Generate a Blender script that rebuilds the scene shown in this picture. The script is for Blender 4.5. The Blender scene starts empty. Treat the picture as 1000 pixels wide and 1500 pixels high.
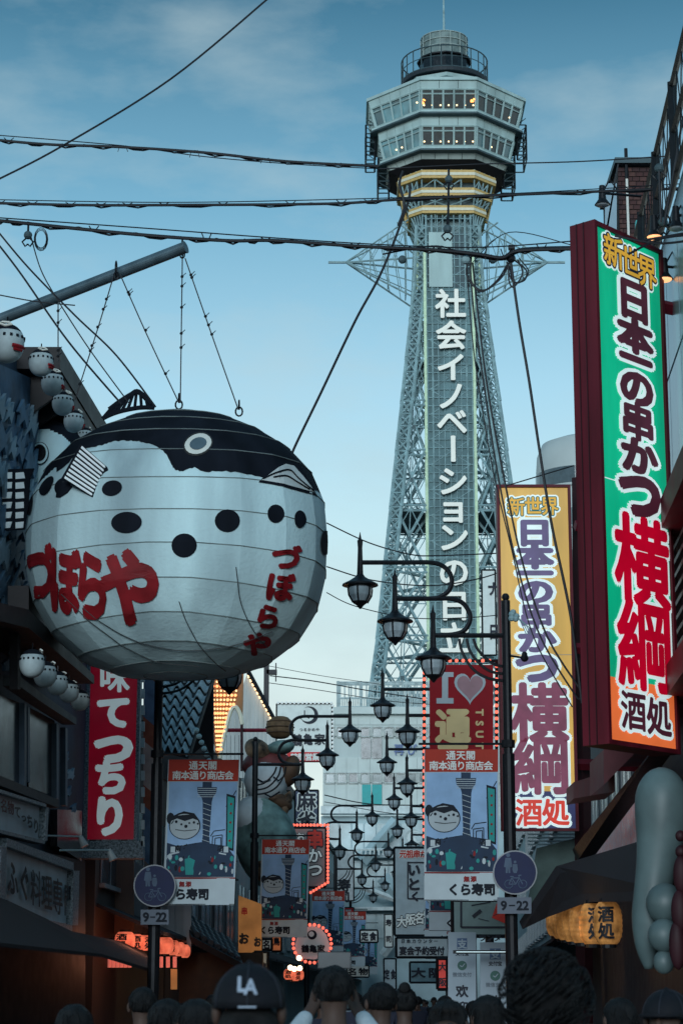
import bpy, math, random
import numpy as np
from mathutils import Vector, Matrix
R = math.radians
sc = bpy.context.scene
COL = sc.collection
random.seed(7)

# ------------------------------------------------------------------ camera
FPX, PT, CZ = 3118.0, R(13), 1.6
cam = bpy.data.cameras.new('camera'); camo = bpy.data.objects.new('camera', cam)
COL.objects.link(camo); sc.camera = camo
camo.location = (0, 0, CZ); camo.rotation_euler = (R(90) + PT, 0, 0)
cam.sensor_fit = 'HORIZONTAL'; cam.sensor_width = 24; cam.lens = 24 * FPX / 1000
cam.clip_start = .1; cam.clip_end = 5000
cam.dof.use_dof = True; cam.dof.focus_distance = 40; cam.dof.aperture_fstop = 8

# ------------------------------------------------------------------ world
w = bpy.data.worlds.new('World'); sc.world = w; w.use_nodes = True
nt = w.node_tree; N = nt.nodes; L = nt.links; N.clear()
out = N.new('ShaderNodeOutputWorld'); bg = N.new('ShaderNodeBackground')
tc = N.new('ShaderNodeTexCoord'); sp = N.new('ShaderNodeSeparateXYZ')
L.new(tc.outputs['Generated'], sp.inputs[0])
ramp = N.new('ShaderNodeValToRGB'); L.new(sp.outputs['Z'], ramp.inputs[0])
stops = [(0.0, (.62, .71, .665)), (.13, (.60, .71, .69)), (.20, (.48, .67, .715)), (.28, (.32, .555, .69)),
         (.36, (.15, .355, .50)), (.45, (.040, .145, .235)), (.62, (.040, .145, .235)), (1, (.036, .13, .21))]
e = ramp.color_ramp.elements
e[0].position, e[0].color = 0, (*stops[0][1], 1)
e[1].position, e[1].color = 1, (*stops[-1][1], 1)
for p_, c_ in stops[1:-1]:
    k = e.new(p_); k.color = (*c_, 1)
mp = N.new('ShaderNodeMapping'); mp.inputs['Scale'].default_value = (5, 5, 13)
mp.inputs['Location'].default_value = (1.3, 0, .4)
L.new(tc.outputs['Generated'], mp.inputs[0])
no = N.new('ShaderNodeTexNoise'); no.inputs['Scale'].default_value = 1.5; no.inputs['Detail'].default_value = 7
no.inputs['Roughness'].default_value = .55
L.new(mp.outputs[0], no.inputs['Vector'])
cr = N.new('ShaderNodeMapRange'); cr.inputs[1].default_value = .47; cr.inputs[2].default_value = .78
cr.inputs[3].default_value = 0; cr.inputs[4].default_value = .6
L.new(no.outputs[0], cr.inputs[0])
mx = N.new('ShaderNodeMix'); mx.data_type = 'RGBA'; L.new(cr.outputs[0], mx.inputs['Factor'])
L.new(ramp.outputs[0], mx.inputs['A']); mx.inputs['B'].default_value = (.40, .50, .52, 1)
sky = N.new('ShaderNodeTexSky'); sky.sky_type = 'NISHITA'; sky.sun_disc = False
sky.sun_elevation = R(12); sky.sun_rotation = R(189)
b2 = N.new('ShaderNodeBackground'); b2.inputs[1].default_value = .004
L.new(sky.outputs[0], b2.inputs[0]); ad = N.new('ShaderNodeAddShader')
L.new(mx.outputs['Result'], bg.inputs[0]); bg.inputs[1].default_value = 1.0
L.new(bg.outputs[0], ad.inputs[0]); L.new(b2.outputs[0], ad.inputs[1]); L.new(ad.outputs[0], out.inputs[0])
sun = bpy.data.lights.new('sun', 'SUN'); suno = bpy.data.objects.new('sun', sun); COL.objects.link(suno)
sun.energy = 1.3; sun.angle = R(20); sun.color = (.80, .92, 1)
suno.rotation_euler = (R(78), 0, R(-9))
vs = sc.view_settings; vs.view_transform = 'Standard'; vs.look = 'None'; vs.exposure = .3; vs.gamma = 1
vs.use_curve_mapping = False
sc.cycles.max_bounces = 5; sc.cycles.diffuse_bounces = 3; sc.cycles.glossy_bounces = 2
sc.cycles.transmission_bounces = 3; sc.cycles.use_denoising = True

# ------------------------------------------------------------------ helpers
CP, SP = math.cos(PT), math.sin(PT)
def ray(px, py):
    u = (px - 500) / FPX; v = (750 - py) / FPX
    return Vector((u, CP - v * SP, v * CP + SP))
def P(px, py, Y):                       # point at distance Y down the street
    r = ray(px, py); t = Y / r.y
    return Vector((r.x * t, Y, CZ + r.z * t))
KS = .051                               # the street runs 2.9 degrees right of the view
def FP(px, py, o):                      # point on the facade plane x = KS*Y + o
    r = ray(px, py); t = o / (r.x - KS * r.y)
    return Vector((r.x * t, r.y * t, CZ + r.z * t))
def proj(p):
    x, y, z = p[0], p[1], p[2] - CZ
    d = y * CP + z * SP; v = -y * SP + z * CP
    return 500 + FPX * x / d, 750 - FPX * v / d
def SO(o, Y, z=0): return Vector((KS * Y + o, Y, z))
YAW = -math.atan(KS)
def hexc(h):
    c = [int(h[i:i + 2], 16) / 255 for i in (0, 2, 4)]
    return tuple(((x + .055) / 1.055) ** 2.4 if x > .04 else x / 12.92 for x in c)

MATS = {}
def M(name, col, rough=.6, metal=0., var=.25, scale=4., bump=0., emit=0., ecol=None, spec=.3, streak=False, bscale=None):
    if name in MATS: return MATS[name]
    if isinstance(col, str): col = hexc(col)
    m = bpy.data.materials.new(name); m.use_nodes = True; MATS[name] = m
    n = m.node_tree.nodes; l = m.node_tree.links
    b = n['Principled BSDF']
    b.inputs['Roughness'].default_value = rough; b.inputs['Metallic'].default_value = metal
    b.inputs['Specular IOR Level'].default_value = spec
    t = n.new('ShaderNodeTexCoord')
    if var > 0:
        z = n.new('ShaderNodeTexNoise'); z.inputs['Scale'].default_value = scale; z.inputs['Detail'].default_value = 6
        if streak:
            q = n.new('ShaderNodeMapping'); q.inputs['Scale'].default_value = (1, 1, .15)
            l.new(t.outputs['Object'], q.inputs[0]); l.new(q.outputs[0], z.inputs['Vector'])
        else: l.new(t.outputs['Object'], z.inputs['Vector'])
        r = n.new('ShaderNodeMapRange'); r.inputs[1].default_value = .3; r.inputs[2].default_value = .7
        l.new(z.outputs[0], r.inputs[0])
        x = n.new('ShaderNodeMix'); x.data_type = 'RGBA'
        x.inputs['A'].default_value = (*[c * (1 - var) for c in col], 1)
        x.inputs['B'].default_value = (*[min(1, c * (1 + var * .6)) for c in col], 1)
        l.new(r.outputs[0], x.inputs['Factor']); l.new(x.outputs['Result'], b.inputs['Base Color'])
        if emit: l.new(x.outputs['Result'], b.inputs['Emission Color'])
        r2 = n.new('ShaderNodeMapRange'); r2.inputs[3].default_value = max(.05, rough - .12); r2.inputs[4].default_value = min(1, rough + .12)
        l.new(z.outputs[0], r2.inputs[0]); l.new(r2.outputs[0], b.inputs['Roughness'])
    else:
        b.inputs['Base Color'].default_value = (*col, 1)
        b.inputs['Emission Color'].default_value = (*col, 1)
    if emit: b.inputs['Emission Strength'].default_value = emit
    if ecol:
        for k_ in list(b.inputs['Emission Color'].links): l.remove(k_)
        b.inputs['Emission Color'].default_value = (*(hexc(ecol) if isinstance(ecol, str) else ecol), 1)
    if bump:
        z = n.new('ShaderNodeTexNoise'); z.inputs['Scale'].default_value = bscale or scale * 6; z.inputs['Detail'].default_value = 4
        l.new(t.outputs['Object'], z.inputs['Vector'])
        k = n.new('ShaderNodeBump'); k.inputs['Strength'].default_value = bump; k.inputs['Distance'].default_value = .02
        l.new(z.outputs[0], k.inputs['Height']); l.new(k.outputs[0], b.inputs['Normal'])
    return m

def tag(o, label=None, cat=None, group=None, kind=None):
    if label: o['label'] = label
    if cat: o['category'] = cat
    if group: o['group'] = group
    if kind: o['kind'] = kind
    return o
def thing(name, loc, label, cat, group=None):
    o = bpy.data.objects.new(name, None); COL.objects.link(o); o.location = loc
    o.empty_display_size = .1
    return tag(o, label, cat, group)
def root_loc(p):
    while p.parent: p = p.parent
    return Vector(p.location)
def dup(root, loc=None, rz=0, label=None, scale=None, group=None):
    r = root.copy(); COL.objects.link(r)
    if loc is not None: r.location = loc
    r.rotation_euler = (0, 0, rz)
    if scale: r.scale = (scale,) * 3 if not hasattr(scale, '__len__') else scale
    if label: r['label'] = label
    if group: r['group'] = group
    for ch in list(root.children):
        c = ch.copy(); COL.objects.link(c); c.parent = r
        for g in list(ch.children):
            d = g.copy(); COL.objects.link(d); d.parent = c
    return r

class MB:
    def __init__(s): s.v = []; s.f = []; s.m = []; s.mats = []
    def mi(s, m):
        if m not in s.mats: s.mats.append(m)
        return s.mats.index(m)
    def add(s, vs_, fs, m):
        k = len(s.v); i = s.mi(m); s.v += [tuple(v) for v in vs_]
        for f in fs: s.f.append(tuple(a + k for a in f)); s.m.append(i)
        return s
    def box(s, c, sz, m, rz=0):
        c = Vector(c); h = [q / 2 for q in sz]; ca, sa = math.cos(rz), math.sin(rz); vs_ = []
        for x in (-1, 1):
            for y in (-1, 1):
                for z in (-1, 1):
                    X, Y = x * h[0], y * h[1]
                    vs_.append((c.x + X * ca - Y * sa, c.y + X * sa + Y * ca, c.z + z * h[2]))
        return s.add(vs_, [(0, 1, 3, 2), (4, 6, 7, 5), (0, 4, 5, 1), (2, 3, 7, 6), (0, 2, 6, 4), (1, 5, 7, 3)], m)
    def prism(s, pts, vec, m):
        n = len(pts); vec = Vector(vec); a = [Vector(p) for p in pts]; b = [p + vec for p in a]
        fs = [tuple(range(n))[::-1], tuple(range(n, 2 * n))] + [(i, (i + 1) % n, n + (i + 1) % n, n + i) for i in range(n)]
        return s.add(a + b, fs, m)
    def poly(s, pts, m): return s.add(pts, [tuple(range(len(pts)))], m)
    def tube(s, path, r, m, n=6, cap=True, closed=False):
        path = [Vector(p) for p in path]; k = len(path); rs = r if hasattr(r, '__len__') else [r] * k
        vs_ = []; ref = None
        for i, p in enumerate(path):
            if closed: d = path[(i + 1) % k] - path[i - 1]
            else: d = path[min(i + 1, k - 1)] - path[max(i - 1, 0)]
            d = d.normalized() if d.length > 1e-9 else Vector((0, 0, 1))
            if ref is None: ref = d.orthogonal().normalized()
            ref = ref - d * ref.dot(d)
            ref = ref.normalized() if ref.length > 1e-6 else d.orthogonal().normalized()
            q = d.cross(ref)
            for j in range(n):
                a = 2 * math.pi * j / n + (math.pi / 4 if n == 4 else 0)
                vs_.append(p + (ref * math.cos(a) + q * math.sin(a)) * rs[i])
        fs = []
        for i in range(k if closed else k - 1):
            for j in range(n):
                a, b = i * n + j, i * n + (j + 1) % n; i2 = (i + 1) % k
                fs.append((a, b, i2 * n + (j + 1) % n, i2 * n + j))
        if cap and not closed: fs += [tuple(range(n))[::-1], tuple((k - 1) * n + j for j in range(n))]
        return s.add(vs_, fs, m)
    def bar(s, a, b, w_, m): return s.tube([a, b], w_ * .7071, m, 4)
    def lathe(s, prof, c, m, n=16, sx=1, sy=1, mfn=None):
        c = Vector(c); vs_ = []; k = len(prof)
        for r_, z in prof:
            for j in range(n):
                a = 2 * math.pi * j / n; vs_.append((c.x + r_ * math.cos(a) * sx, c.y + r_ * math.sin(a) * sy, c.z + z))
        fs = [(i * n + j, i * n + (j + 1) % n, (i + 1) * n + (j + 1) % n, (i + 1) * n + j) for i in range(k - 1) for j in range(n)]
        fs += [tuple(range(n))[::-1], tuple((k - 1) * n + j for j in range(n))]
        if mfn is None: return s.add(vs_, fs, m)
        k0 = len(s.v); s.v += [tuple(v) for v in vs_]
        for f in fs:
            s.f.append(tuple(a + k0 for a in f)); s.m.append(s.mi(mfn([vs_[a] for a in f])))
        return s
    def ball(s, c, r, m, n=10, k=6):
        rr = r if hasattr(r, '__len__') else (r, r, r)
        prof = [(max(1e-4, math.sin(math.pi * i / k)), -math.cos(math.pi * i / k) * rr[2]) for i in range(k + 1)]
        return s.lathe([(p[0], p[1]) for p in prof], c, m, n, rr[0], rr[1])
    def build(s, name, parent=None, smooth=False, kind=None, label=None, cat=None, group=None, origin=None):
        me = bpy.data.meshes.new(name)
        if parent is not None: off = root_loc(parent)
        elif origin is not None: off = Vector(origin)
        else:
            a = np.array(s.v); off = Vector(((a[:, 0].min() + a[:, 0].max()) / 2, (a[:, 1].min() + a[:, 1].max()) / 2, a[:, 2].min()))
        me.from_pydata([(x - off.x, y - off.y, z - off.z) for x, y, z in s.v], [], s.f)
        for m in s.mats: me.materials.append(m)
        me.polygons.foreach_set('material_index', s.m)
        if smooth: me.polygons.foreach_set('use_smooth', [True] * len(s.f))
        me.update()
        o = bpy.data.objects.new(name, me); COL.objects.link(o)
        if parent is not None: o.parent = parent
        else: o.location = off
        return tag(o, label, cat, group, kind)

# glyphs: every character used is turned into a flat triangle mesh once
CH = sorted(set('社会イノベーションの日立新世界本一串かつ横綱酒処通天閣南り商店無添くら寿司づぼらや味てっちり名物ふぐ料理専門鶴亀家る24時間営業中麻雀お好元祖カいとく大阪宴予約受付支宝欢迎微信ウンタ9-22LATSUENKIJO再びナむ処居食定安焼鳥街め'))
GL = {}
_tmp = []
for c in CH:
    cu = bpy.data.curves.new('g', 'FONT'); cu.body = c; cu.size = 1; cu.resolution_u = 3

    ob = bpy.data.objects.new('g', cu); COL.objects.link(ob); _tmp.append((c, ob, cu))
bpy.context.view_layer.update()
dg = bpy.context.evaluated_depsgraph_get()
for c, ob, cu in _tmp:
    me = bpy.data.meshes.new_from_object(ob.evaluated_get(dg))
    GL[c] = (np.array([v.co[:2] for v in me.vertices]) if len(me.vertices) else np.zeros((0, 2)), [tuple(p.vertices) for p in me.polygons])
    bpy.data.meshes.remove(me)
for c, ob, cu in _tmp: bpy.data.objects.remove(ob); bpy.data.curves.remove(cu)
_k = GL['世'][0]; EMC = (_k.max(0) + _k.min(0)) / 2; EMS = (_k.max(0) - _k.min(0)).max() * 1.02
for c in CH:
    v, f = GL[c]
    if ord(c) < 256 and len(v): v = (v - (v.max(0) + v.min(0)) / 2) / EMS
    elif len(v): v = (v - EMC) / EMS
    GL[c] = (v, f)

def glyph(mb, fn, ch, cx, cy, sx, sy, m, off=.01, bold=.03, rot=0, skew=0, step=.0006, n=8, italic=0):
    """draw ch in a y-down frame fn(a, b, off); bold = stroke growth as a share of the size"""
    v, f = GL[ch]
    if not len(v): return
    v = v.copy(); bold += .012
    if rot: c_, s_ = math.cos(rot), math.sin(rot); v = v @ np.array([[c_, s_], [-s_, c_]])
    v[:, 1] += skew * v[:, 0]; v[:, 0] += italic * v[:, 1]
    sh = [(0, 0)] + ([(math.cos(2 * math.pi * i / n) * bold, math.sin(2 * math.pi * i / n) * bold) for i in range(n)] if bold > 0 else [])
    for i, (dx, dy) in enumerate(sh):
        pts = [fn(cx + (x + dx) * sx, cy - (y + dy) * sy, off + i * step) for x, y in v]
        mb.add(pts, f, m)
def PF(Y):                                # sign frame in picture units on the plane y = Y, facing the camera
    return lambda a, b, off: P(a, b, Y) + Vector((0, -off, 0))
def QF(o, ra, db):                        # sign frame in metres
    o, ra, db = Vector(o), Vector(ra), Vector(db); n = ra.cross(db).normalized()
    if n.dot(Vector((0, 0, CZ)) - o) < 0: n = -n
    return lambda a, b, off: o + ra * a + db * b + n * off
def rect(mb, fn, a0, b0, a1, b1, m, off, th=0):
    pts = [fn(a0, b0, off), fn(a0, b1, off), fn(a1, b1, off), fn(a1, b0, off)]
    if th: mb.prism(pts, fn(a0, b0, off - th) - fn(a0, b0, off), m)
    else: mb.poly(pts, m)
def shape(mb, fn, pts, m, off, th=0):
    q = [fn(a, b, off) for a, b in pts]
    if th: mb.prism(q, fn(pts[0][0], pts[0][1], off - th) - q[0], m)
    else: mb.poly(q, m)
def disc(mb, fn, a, b, r, m, off, n=24, ry=None, th=0):
    shape(mb, fn, [(a + r * math.cos(2 * math.pi * i / n), b + (ry or r) * math.sin(2 * math.pi * i / n)) for i in range(n)], m, off, th)
def line(mb, fn, pts, wd, m, off):
    for (a, b), (c, d) in zip(pts, pts[1:]):
        l_ = math.hypot(c - a, d - b) or 1; nx, ny = -(d - b) / l_ * wd / 2, (c - a) / l_ * wd / 2
        shape(mb, fn, [(a + nx, b + ny), (a - nx, b - ny), (c - nx, d - ny), (c + nx, d + ny)], m, off)
def catmull(pts, n=6):
    pts = [Vector(p) for p in pts]; out_ = []
    for i in range(len(pts) - 1):
        p0 = pts[max(i - 1, 0)]; p1, p2 = pts[i], pts[i + 1]; p3 = pts[min(i + 2, len(pts) - 1)]
        for k_ in range(n):
            t = k_ / n
            out_.append(.5 * ((2 * p1) + (-p0 + p2) * t + (2 * p0 - 5 * p1 + 4 * p2 - p3) * t * t + (-p0 + 3 * p1 - 3 * p2 + p3) * t ** 3))
    return out_ + [pts[-1]]

# ------------------------------------------------------------------ materials
iron = M('black_iron', (.012, .014, .018), .45, .3, var=.3, scale=20)
steel = M('tower_steel', (.30, .45, .48), .6, 0., var=.35, scale=1.5)
steel_d = M('tower_steel_dark', (.07, .11, .125), .6, .2, var=.3, scale=1.5)
pale = M('tower_pale_panel', (.42, .57, .57), .6, var=.22, scale=.8, streak=True)
pale2 = M('tower_cladding', (.45, .54, .52), .6, var=.3, scale=.6, streak=True)
glass = M('tower_glass', (.05, .12, .15), .12, var=.4, scale=.6, spec=.8)
tan = M('tower_gold_band', (.62, .42, .15), .5, var=.2)
cream = M('tower_cream_band', (.75, .74, .60), .5, var=.1)
white = M('white_paint', (.75, .75, .70), .5, var=.1, scale=2)
neon = M('green_strip', (.50, .68, .48), .5, var=.2, emit=.12)
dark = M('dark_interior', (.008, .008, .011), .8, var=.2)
concrete = M('concrete', (.25, .26, .25), .85, var=.25, bump=.3)
# ------------------------------------------------------------------ ground
asphalt = M('asphalt', (.05, .05, .052), .8, var=.35, scale=6, bump=.5)
paving = M('paving', (.13, .12, .11), .8, var=.3, scale=3, bump=.3)
mb = MB(); mb.box((0, 1500, -.55), (4000, 4000, 1), M('soil', (.09, .09, .085), .9, scale=.2)); mb.build('ground', kind='structure')
mb = MB(); mb.prism([SO(-3.6, -10, -.046), SO(.4, -10, -.046), SO(.4, 185, -.046), SO(-3.6, 185, -.046)], (0, 0, .04), asphalt); mb.build('road', kind='structure')
for a, b in ((-7, -3.6), (.4, 4.2)):
    mb = MB(); mb.prism([SO(a, -10, -.045), SO(b, -10, -.045), SO(b, 185, -.045), SO(a, 185, -.045)], (0, 0, .15), paving); mb.build('pavement', kind='structure')
mb = MB()
for o_ in (-3.75, .55):
    mb.prism([SO(o_ - .15, -10, -.04), SO(o_ + .15, -10, -.04), SO(o_ + .15, 185, -.04), SO(o_ - .15, 185, -.04)], (0, 0, .155), concrete)
mb.build('kerb', kind='structure')

# ------------------------------------------------------------------ tower
TD = 198.0
TX = P(656, 560, TD).x
tower = thing('observation_tower', (TX, TD, 0), 'tall steel lattice tower with an octagonal glazed observatory rising over the street', 'tower')
def TZ(py, a=0): return P(TX, py, TD - a).z if False else P(656, py, TD - a).z
def T(x, y, z): return Vector((TX + x, TD + y, z))
def hw(z):                                # half width of the leg cage
    zs = [0, TZ(1000, 7), TZ(700, 5.5), TZ(400, 3.4), TZ(300, 3.1)]; ws = [12.5, 7.5, 5.45, 3.2, 3.0]
    return float(np.interp(z, zs, ws))
def lattice(mb, a, b, w0, w1, step, m, r=.07, rl=.04):
    a, b = Vector(a), Vector(b); d = b - a; n = max(1, int(d.length / step))
    cor = lambda t, i: a + d * t + Vector(((-1, 1, 1, -1)[i], (-1, -1, 1, 1)[i], 0)) * (w0 + (w1 - w0) * t) / 2
    for i in range(4): mb.bar(cor(0, i), cor(1, i), r * 2, m)
    for k in range(n):
        for i in range(4):
            j = (i + 1) % 4; t0, t1 = k / n, (k + 1) / n
            mb.bar(cor(t0, i), cor(t1, j), rl * 2, m); mb.bar(cor(t0, j), cor(t1, i), rl * 2, m); mb.bar(cor(t1, i), cor(t1, j), rl * 2, m)
zt = TZ(330, 3)
zlev = [0, 9, 18, 26.5, 34, 40.5, 46.5, 52, 57, 61.5, 65.5, 69.3, 72.8, zt]
for sx in (-1, 1):
    for sy in (-1, 1):
        mb = MB()
        for z0, z1 in zip(zlev, zlev[1:]):
            h0, h1 = hw(z0), hw(z1)
            lattice(mb, T(sx * (h0 - .5), sy * (h0 - .5), z0), T(sx * (h1 - .5), sy * (h1 - .5), z1), 1.05, .95, 1.15, steel, .11, .05)
        mb.build('leg', tower, kind='stuff')
rnd = random.Random(3)
mb = MB(); mb2 = MB()
for f in range(4):
    ang = f * math.pi / 2
    def W(x, y, z): return T(x * math.cos(ang) - y * math.sin(ang), x * math.sin(ang) + y * math.cos(ang), z)
    for i, (z0, z1) in enumerate(zip(zlev, zlev[1:])):
        if z0 < 15: continue
        h0, h1 = hw(z0) - .5, hw(z1) - .5
        for s in (-1, 1):
            i0, i1 = s * 2.55, s * 2.55
            zm = (z0 + z1) / 2; hm = (h0 + h1) / 2
            if h0 - 2.55 > 1.0:
                pts = [(s * h0, -h0, z0), (i1, -h1, z1), (i0, -h0, z0), (s * h1, -h1, z1)]
                for q in (-.13, .13):
                    mb.bar(W(pts[0][0], pts[0][1], z0 + q), W(pts[1][0], pts[1][1], z1 + q), .085, steel)
                    mb.bar(W(pts[2][0], pts[2][1], z0 + q), W(pts[3][0], pts[3][1], z1 + q), .085, steel)
                for k in range(7):
                    t0, t1 = k / 7, (k + 1) / 7
                    A = W(*[pts[0][j] + (pts[1][j] - pts[0][j]) * t0 for j in range(3)]); B = W(*[pts[0][j] + (pts[1][j] - pts[0][j]) * t1 for j in range(3)])
                    mb.bar(A + Vector((0, 0, .13)), B - Vector((0, 0, .13)), .05, steel)
                # lighter secondary web
                A, B = W(s * h0, -h0, z0), W(s * h1, -h1, z1); C_, D_ = W(i0, -h0, z0), W(i1, -h1, z1)
                mid = (A + B + C_ + D_) / 4
                for q in ((A + B) / 2, (C_ + D_) / 2, (A + C_) / 2, (B + D_) / 2): mb.bar(mid, q, .07, steel)
                mb.bar((A + B) / 2, (A + C_) / 2, .06, steel); mb.bar((A + B) / 2, (B + D_) / 2, .06, steel)
                mb.bar((C_ + D_) / 2, (A + C_) / 2, .06, steel); mb.bar((C_ + D_) / 2, (B + D_) / 2, .06, steel)
                if f % 2 == 0:
                    mb2.box(mid + Vector((0, 0, 0)), (.34, .1, .42), steel_d)
        for q in (-.25, .25):
            if f: mb.bar(W(-h1, -h1, z1 + q), W(h1, -h1, z1 + q), .13, steel)
            else:
                for s in (-1, 1): mb.bar(W(s * h1, -h1, z1 + q), W(s * 2.4, -h1, z1 + q), .13, steel)
        n_ = max(4, int(h1 * 1.6))
        for k in range(n_):
            x0, x1 = -h1 + 2 * h1 * k / n_, -h1 + 2 * h1 * (k + 1) / n_
            if f == 0 and min(abs(x0), abs(x1)) < 2.2: continue
            mb.bar(W(x0, -h1, z1 - .25), W((x0 + x1) / 2, -h1, z1 + .25), .07, steel); mb.bar(W((x0 + x1) / 2, -h1, z1 + .25), W(x1, -h1, z1 - .25), .07, steel)
        # members running inward to the lift shaft
        for s in (-1, 1):
            mb.bar(W(s * h1, -h1, z1), W(s * 2.2, -2.0, z1), .16, steel); mb.bar(W(s * h1, -h1, z1), W(s * 2.2, -2.0, z0), .09, steel)
            mb.bar(W(s * h0, -h0, z0), W(s * 2.2, -2.0, z1), .09, steel)
mb.build('bracing', tower, kind='stuff'); mb2.build('gusset_plates', tower, kind='stuff')
mb = MB()
for z in (zlev[3] , zlev[6], zlev[9]):     # maintenance platforms
    h = hw(z) - .9
    mb.box(T(0, (h - 3.2) / 2, z - .1), (2 * h, h + 3.2, .22), steel_d)
    for q_ in (-1, 1): mb.box(T(q_ * (h + 2.6) / 2, -(h + 3.2) / 2, z - .1), (h - 2.6, h - 3.2, .22), steel_d)
    for s in (-1, 1):
        for q in (.5, 1.0):
            mb.bar(T(-h if s > 0 else 2.6, s * h, z + q), T(h, s * h, z + q), .05, steel_d); mb.bar(T(-h, s * h, z + q), T(-2.6, s * h, z + q), .05, steel_d); mb.bar(T(s * h, -h, z + q), T(s * h, h, z + q), .05, steel_d)
mb.build('maintenance_platforms', tower, kind='stuff')
# lift shaft and vertical sign
zb, zs = 4, TZ(318, 3.0)
mb = MB(); mb.box(T(0, 0, (zb + zs) / 2), (4.2, 4.0, zs - zb), M('shaft_cladding', (.24, .35, .37), .6, var=.35, scale=.7, streak=True))
mb.build('lift_shaft', tower)
SY = -3.75
mb = MB()
zsig = TZ(420, 3.7)
mb.box(T(-.0, SY + .35, (24 + zsig) / 2), (4.3, .3, zsig - 24), M('sign_backing', (.14, .24, .26), .7, var=.5, scale=.5, streak=True))
mb.build('sign_backing', tower)
mb = MB()
for i in range(9):
    x = -2.15 + 4.3 * i / 8; mb.bar(T(x, SY + .12, 24), T(x, SY + .12, zs), .07 if i not in (0, 1, 7, 8) else .13, steel)
z = 24.
while z < zs:
    mb.bar(T(-2.3, SY + .1, z), T(2.3, SY + .1, z), .08, steel); z += .82
z = 24.
while z < zsig:
    mb.bar(T(-1.9, SY + .16, z), T(1.9, SY + .16, z + 2.46), .07, steel); mb.bar(T(1.9, SY + .16, z), T(-1.9, SY + .16, z + 2.46), .07, steel); z += 2.46
mb.build('sign_grid', tower, kind='stuff')
for s in (-1, 1):
    mb = MB(); mb.box(T(s * 2.32, SY, (26 + TZ(370, 3.7)) / 2), (.26, .3, TZ(370, 3.7) - 26), neon); mb.build('light_strip', tower)
    mb = MB(); mb.box(T(s * 3.0, -2.9, TZ(385, 3)), (.16, .2, 5.5), neon); mb.build('light_strip', tower)
for py0, x0, x1 in ((368, -1.9, .35),):
    mb = MB(); mb.box(T((x0 + x1) / 2, SY + .05, (TZ(340, 3.7) + TZ(420, 3.7)) / 2), (x1 - x0, .1, TZ(340, 3.7) - TZ(420, 3.7)), pale); mb.build('cladding_panel', tower)
mb = MB(); mb.box(T(1.1, SY + .2, (TZ(340, 3.7) + TZ(420, 3.7)) / 2), (1.5, .1, TZ(340, 3.7) - TZ(420, 3.7)), steel_d); mb.build('cladding_panel', tower)
letter = M('tower_letter', (.78, .80, .74), .5, var=.05, scale=.5, emit=.15)
ledge = M('letter_edge', (.25, .32, .33), .5)
for ch, py in zip('社会イノベーションの日立', (444, 490, 537, 579, 617, 658, 704, 744, 786, 837, 886, 934)):
    mb = MB(); Y0 = TD + SY - .1
    fn = lambda a, b, off: Vector((a, Y0 - off, b))
    z = P(656, py, Y0).z; s_ = 2.75
    rot = math.pi / 2 if ch == 'ー' else 0
    for q in (0, .12, .24): glyph(mb, lambda a, b, off: Vector((TX + .12 + a, Y0 - off, z - b)), ch, 0, 0, s_, s_, letter if q == .24 else ledge, q, .018, rot=rot, step=.004)
    mb.build('character', tower)
# observatory decks (irregular octagon: flat front of half width b)
BH = 2.72
def octpts(a, z, b=None):
    b = BH * (a / 7.7) ** .12 if b is None else b
    return [T(x, y, z) for x, y in ((-b, -a), (b, -a), (a, -b), (a, b), (b, a), (-b, a), (-a, b), (-a, -b))]
def band(mb, a0, z0, a1, z1, m):
    p, q = octpts(a0, z0), octpts(a1, z1)
    mb.add(p + q, [(i, (i + 1) % 8, 8 + (i + 1) % 8, 8 + i) for i in range(8)], m)
def slab(name, a, z0, z1, m, a1=None):
    mb = MB(); p, q = octpts(a, z0), octpts(a1 or a, z1)
    mb.add(p + q, [tuple(range(8))[::-1], tuple(range(8, 16))] + [(i, (i + 1) % 8, 8 + (i + 1) % 8, 8 + i) for i in range(8)], m)
    return mb.build(name, tower)
def zf(py, a): return TZ(py, a)
warm = M('warm_lamp_glow', (1, .33, .08), .5, var=0, emit=3)
glowin = M('observatory_interior', (.02, .012, .012), .6, var=.2)
seam = M('panel_seam', (.06, .09, .10), .7)
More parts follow.
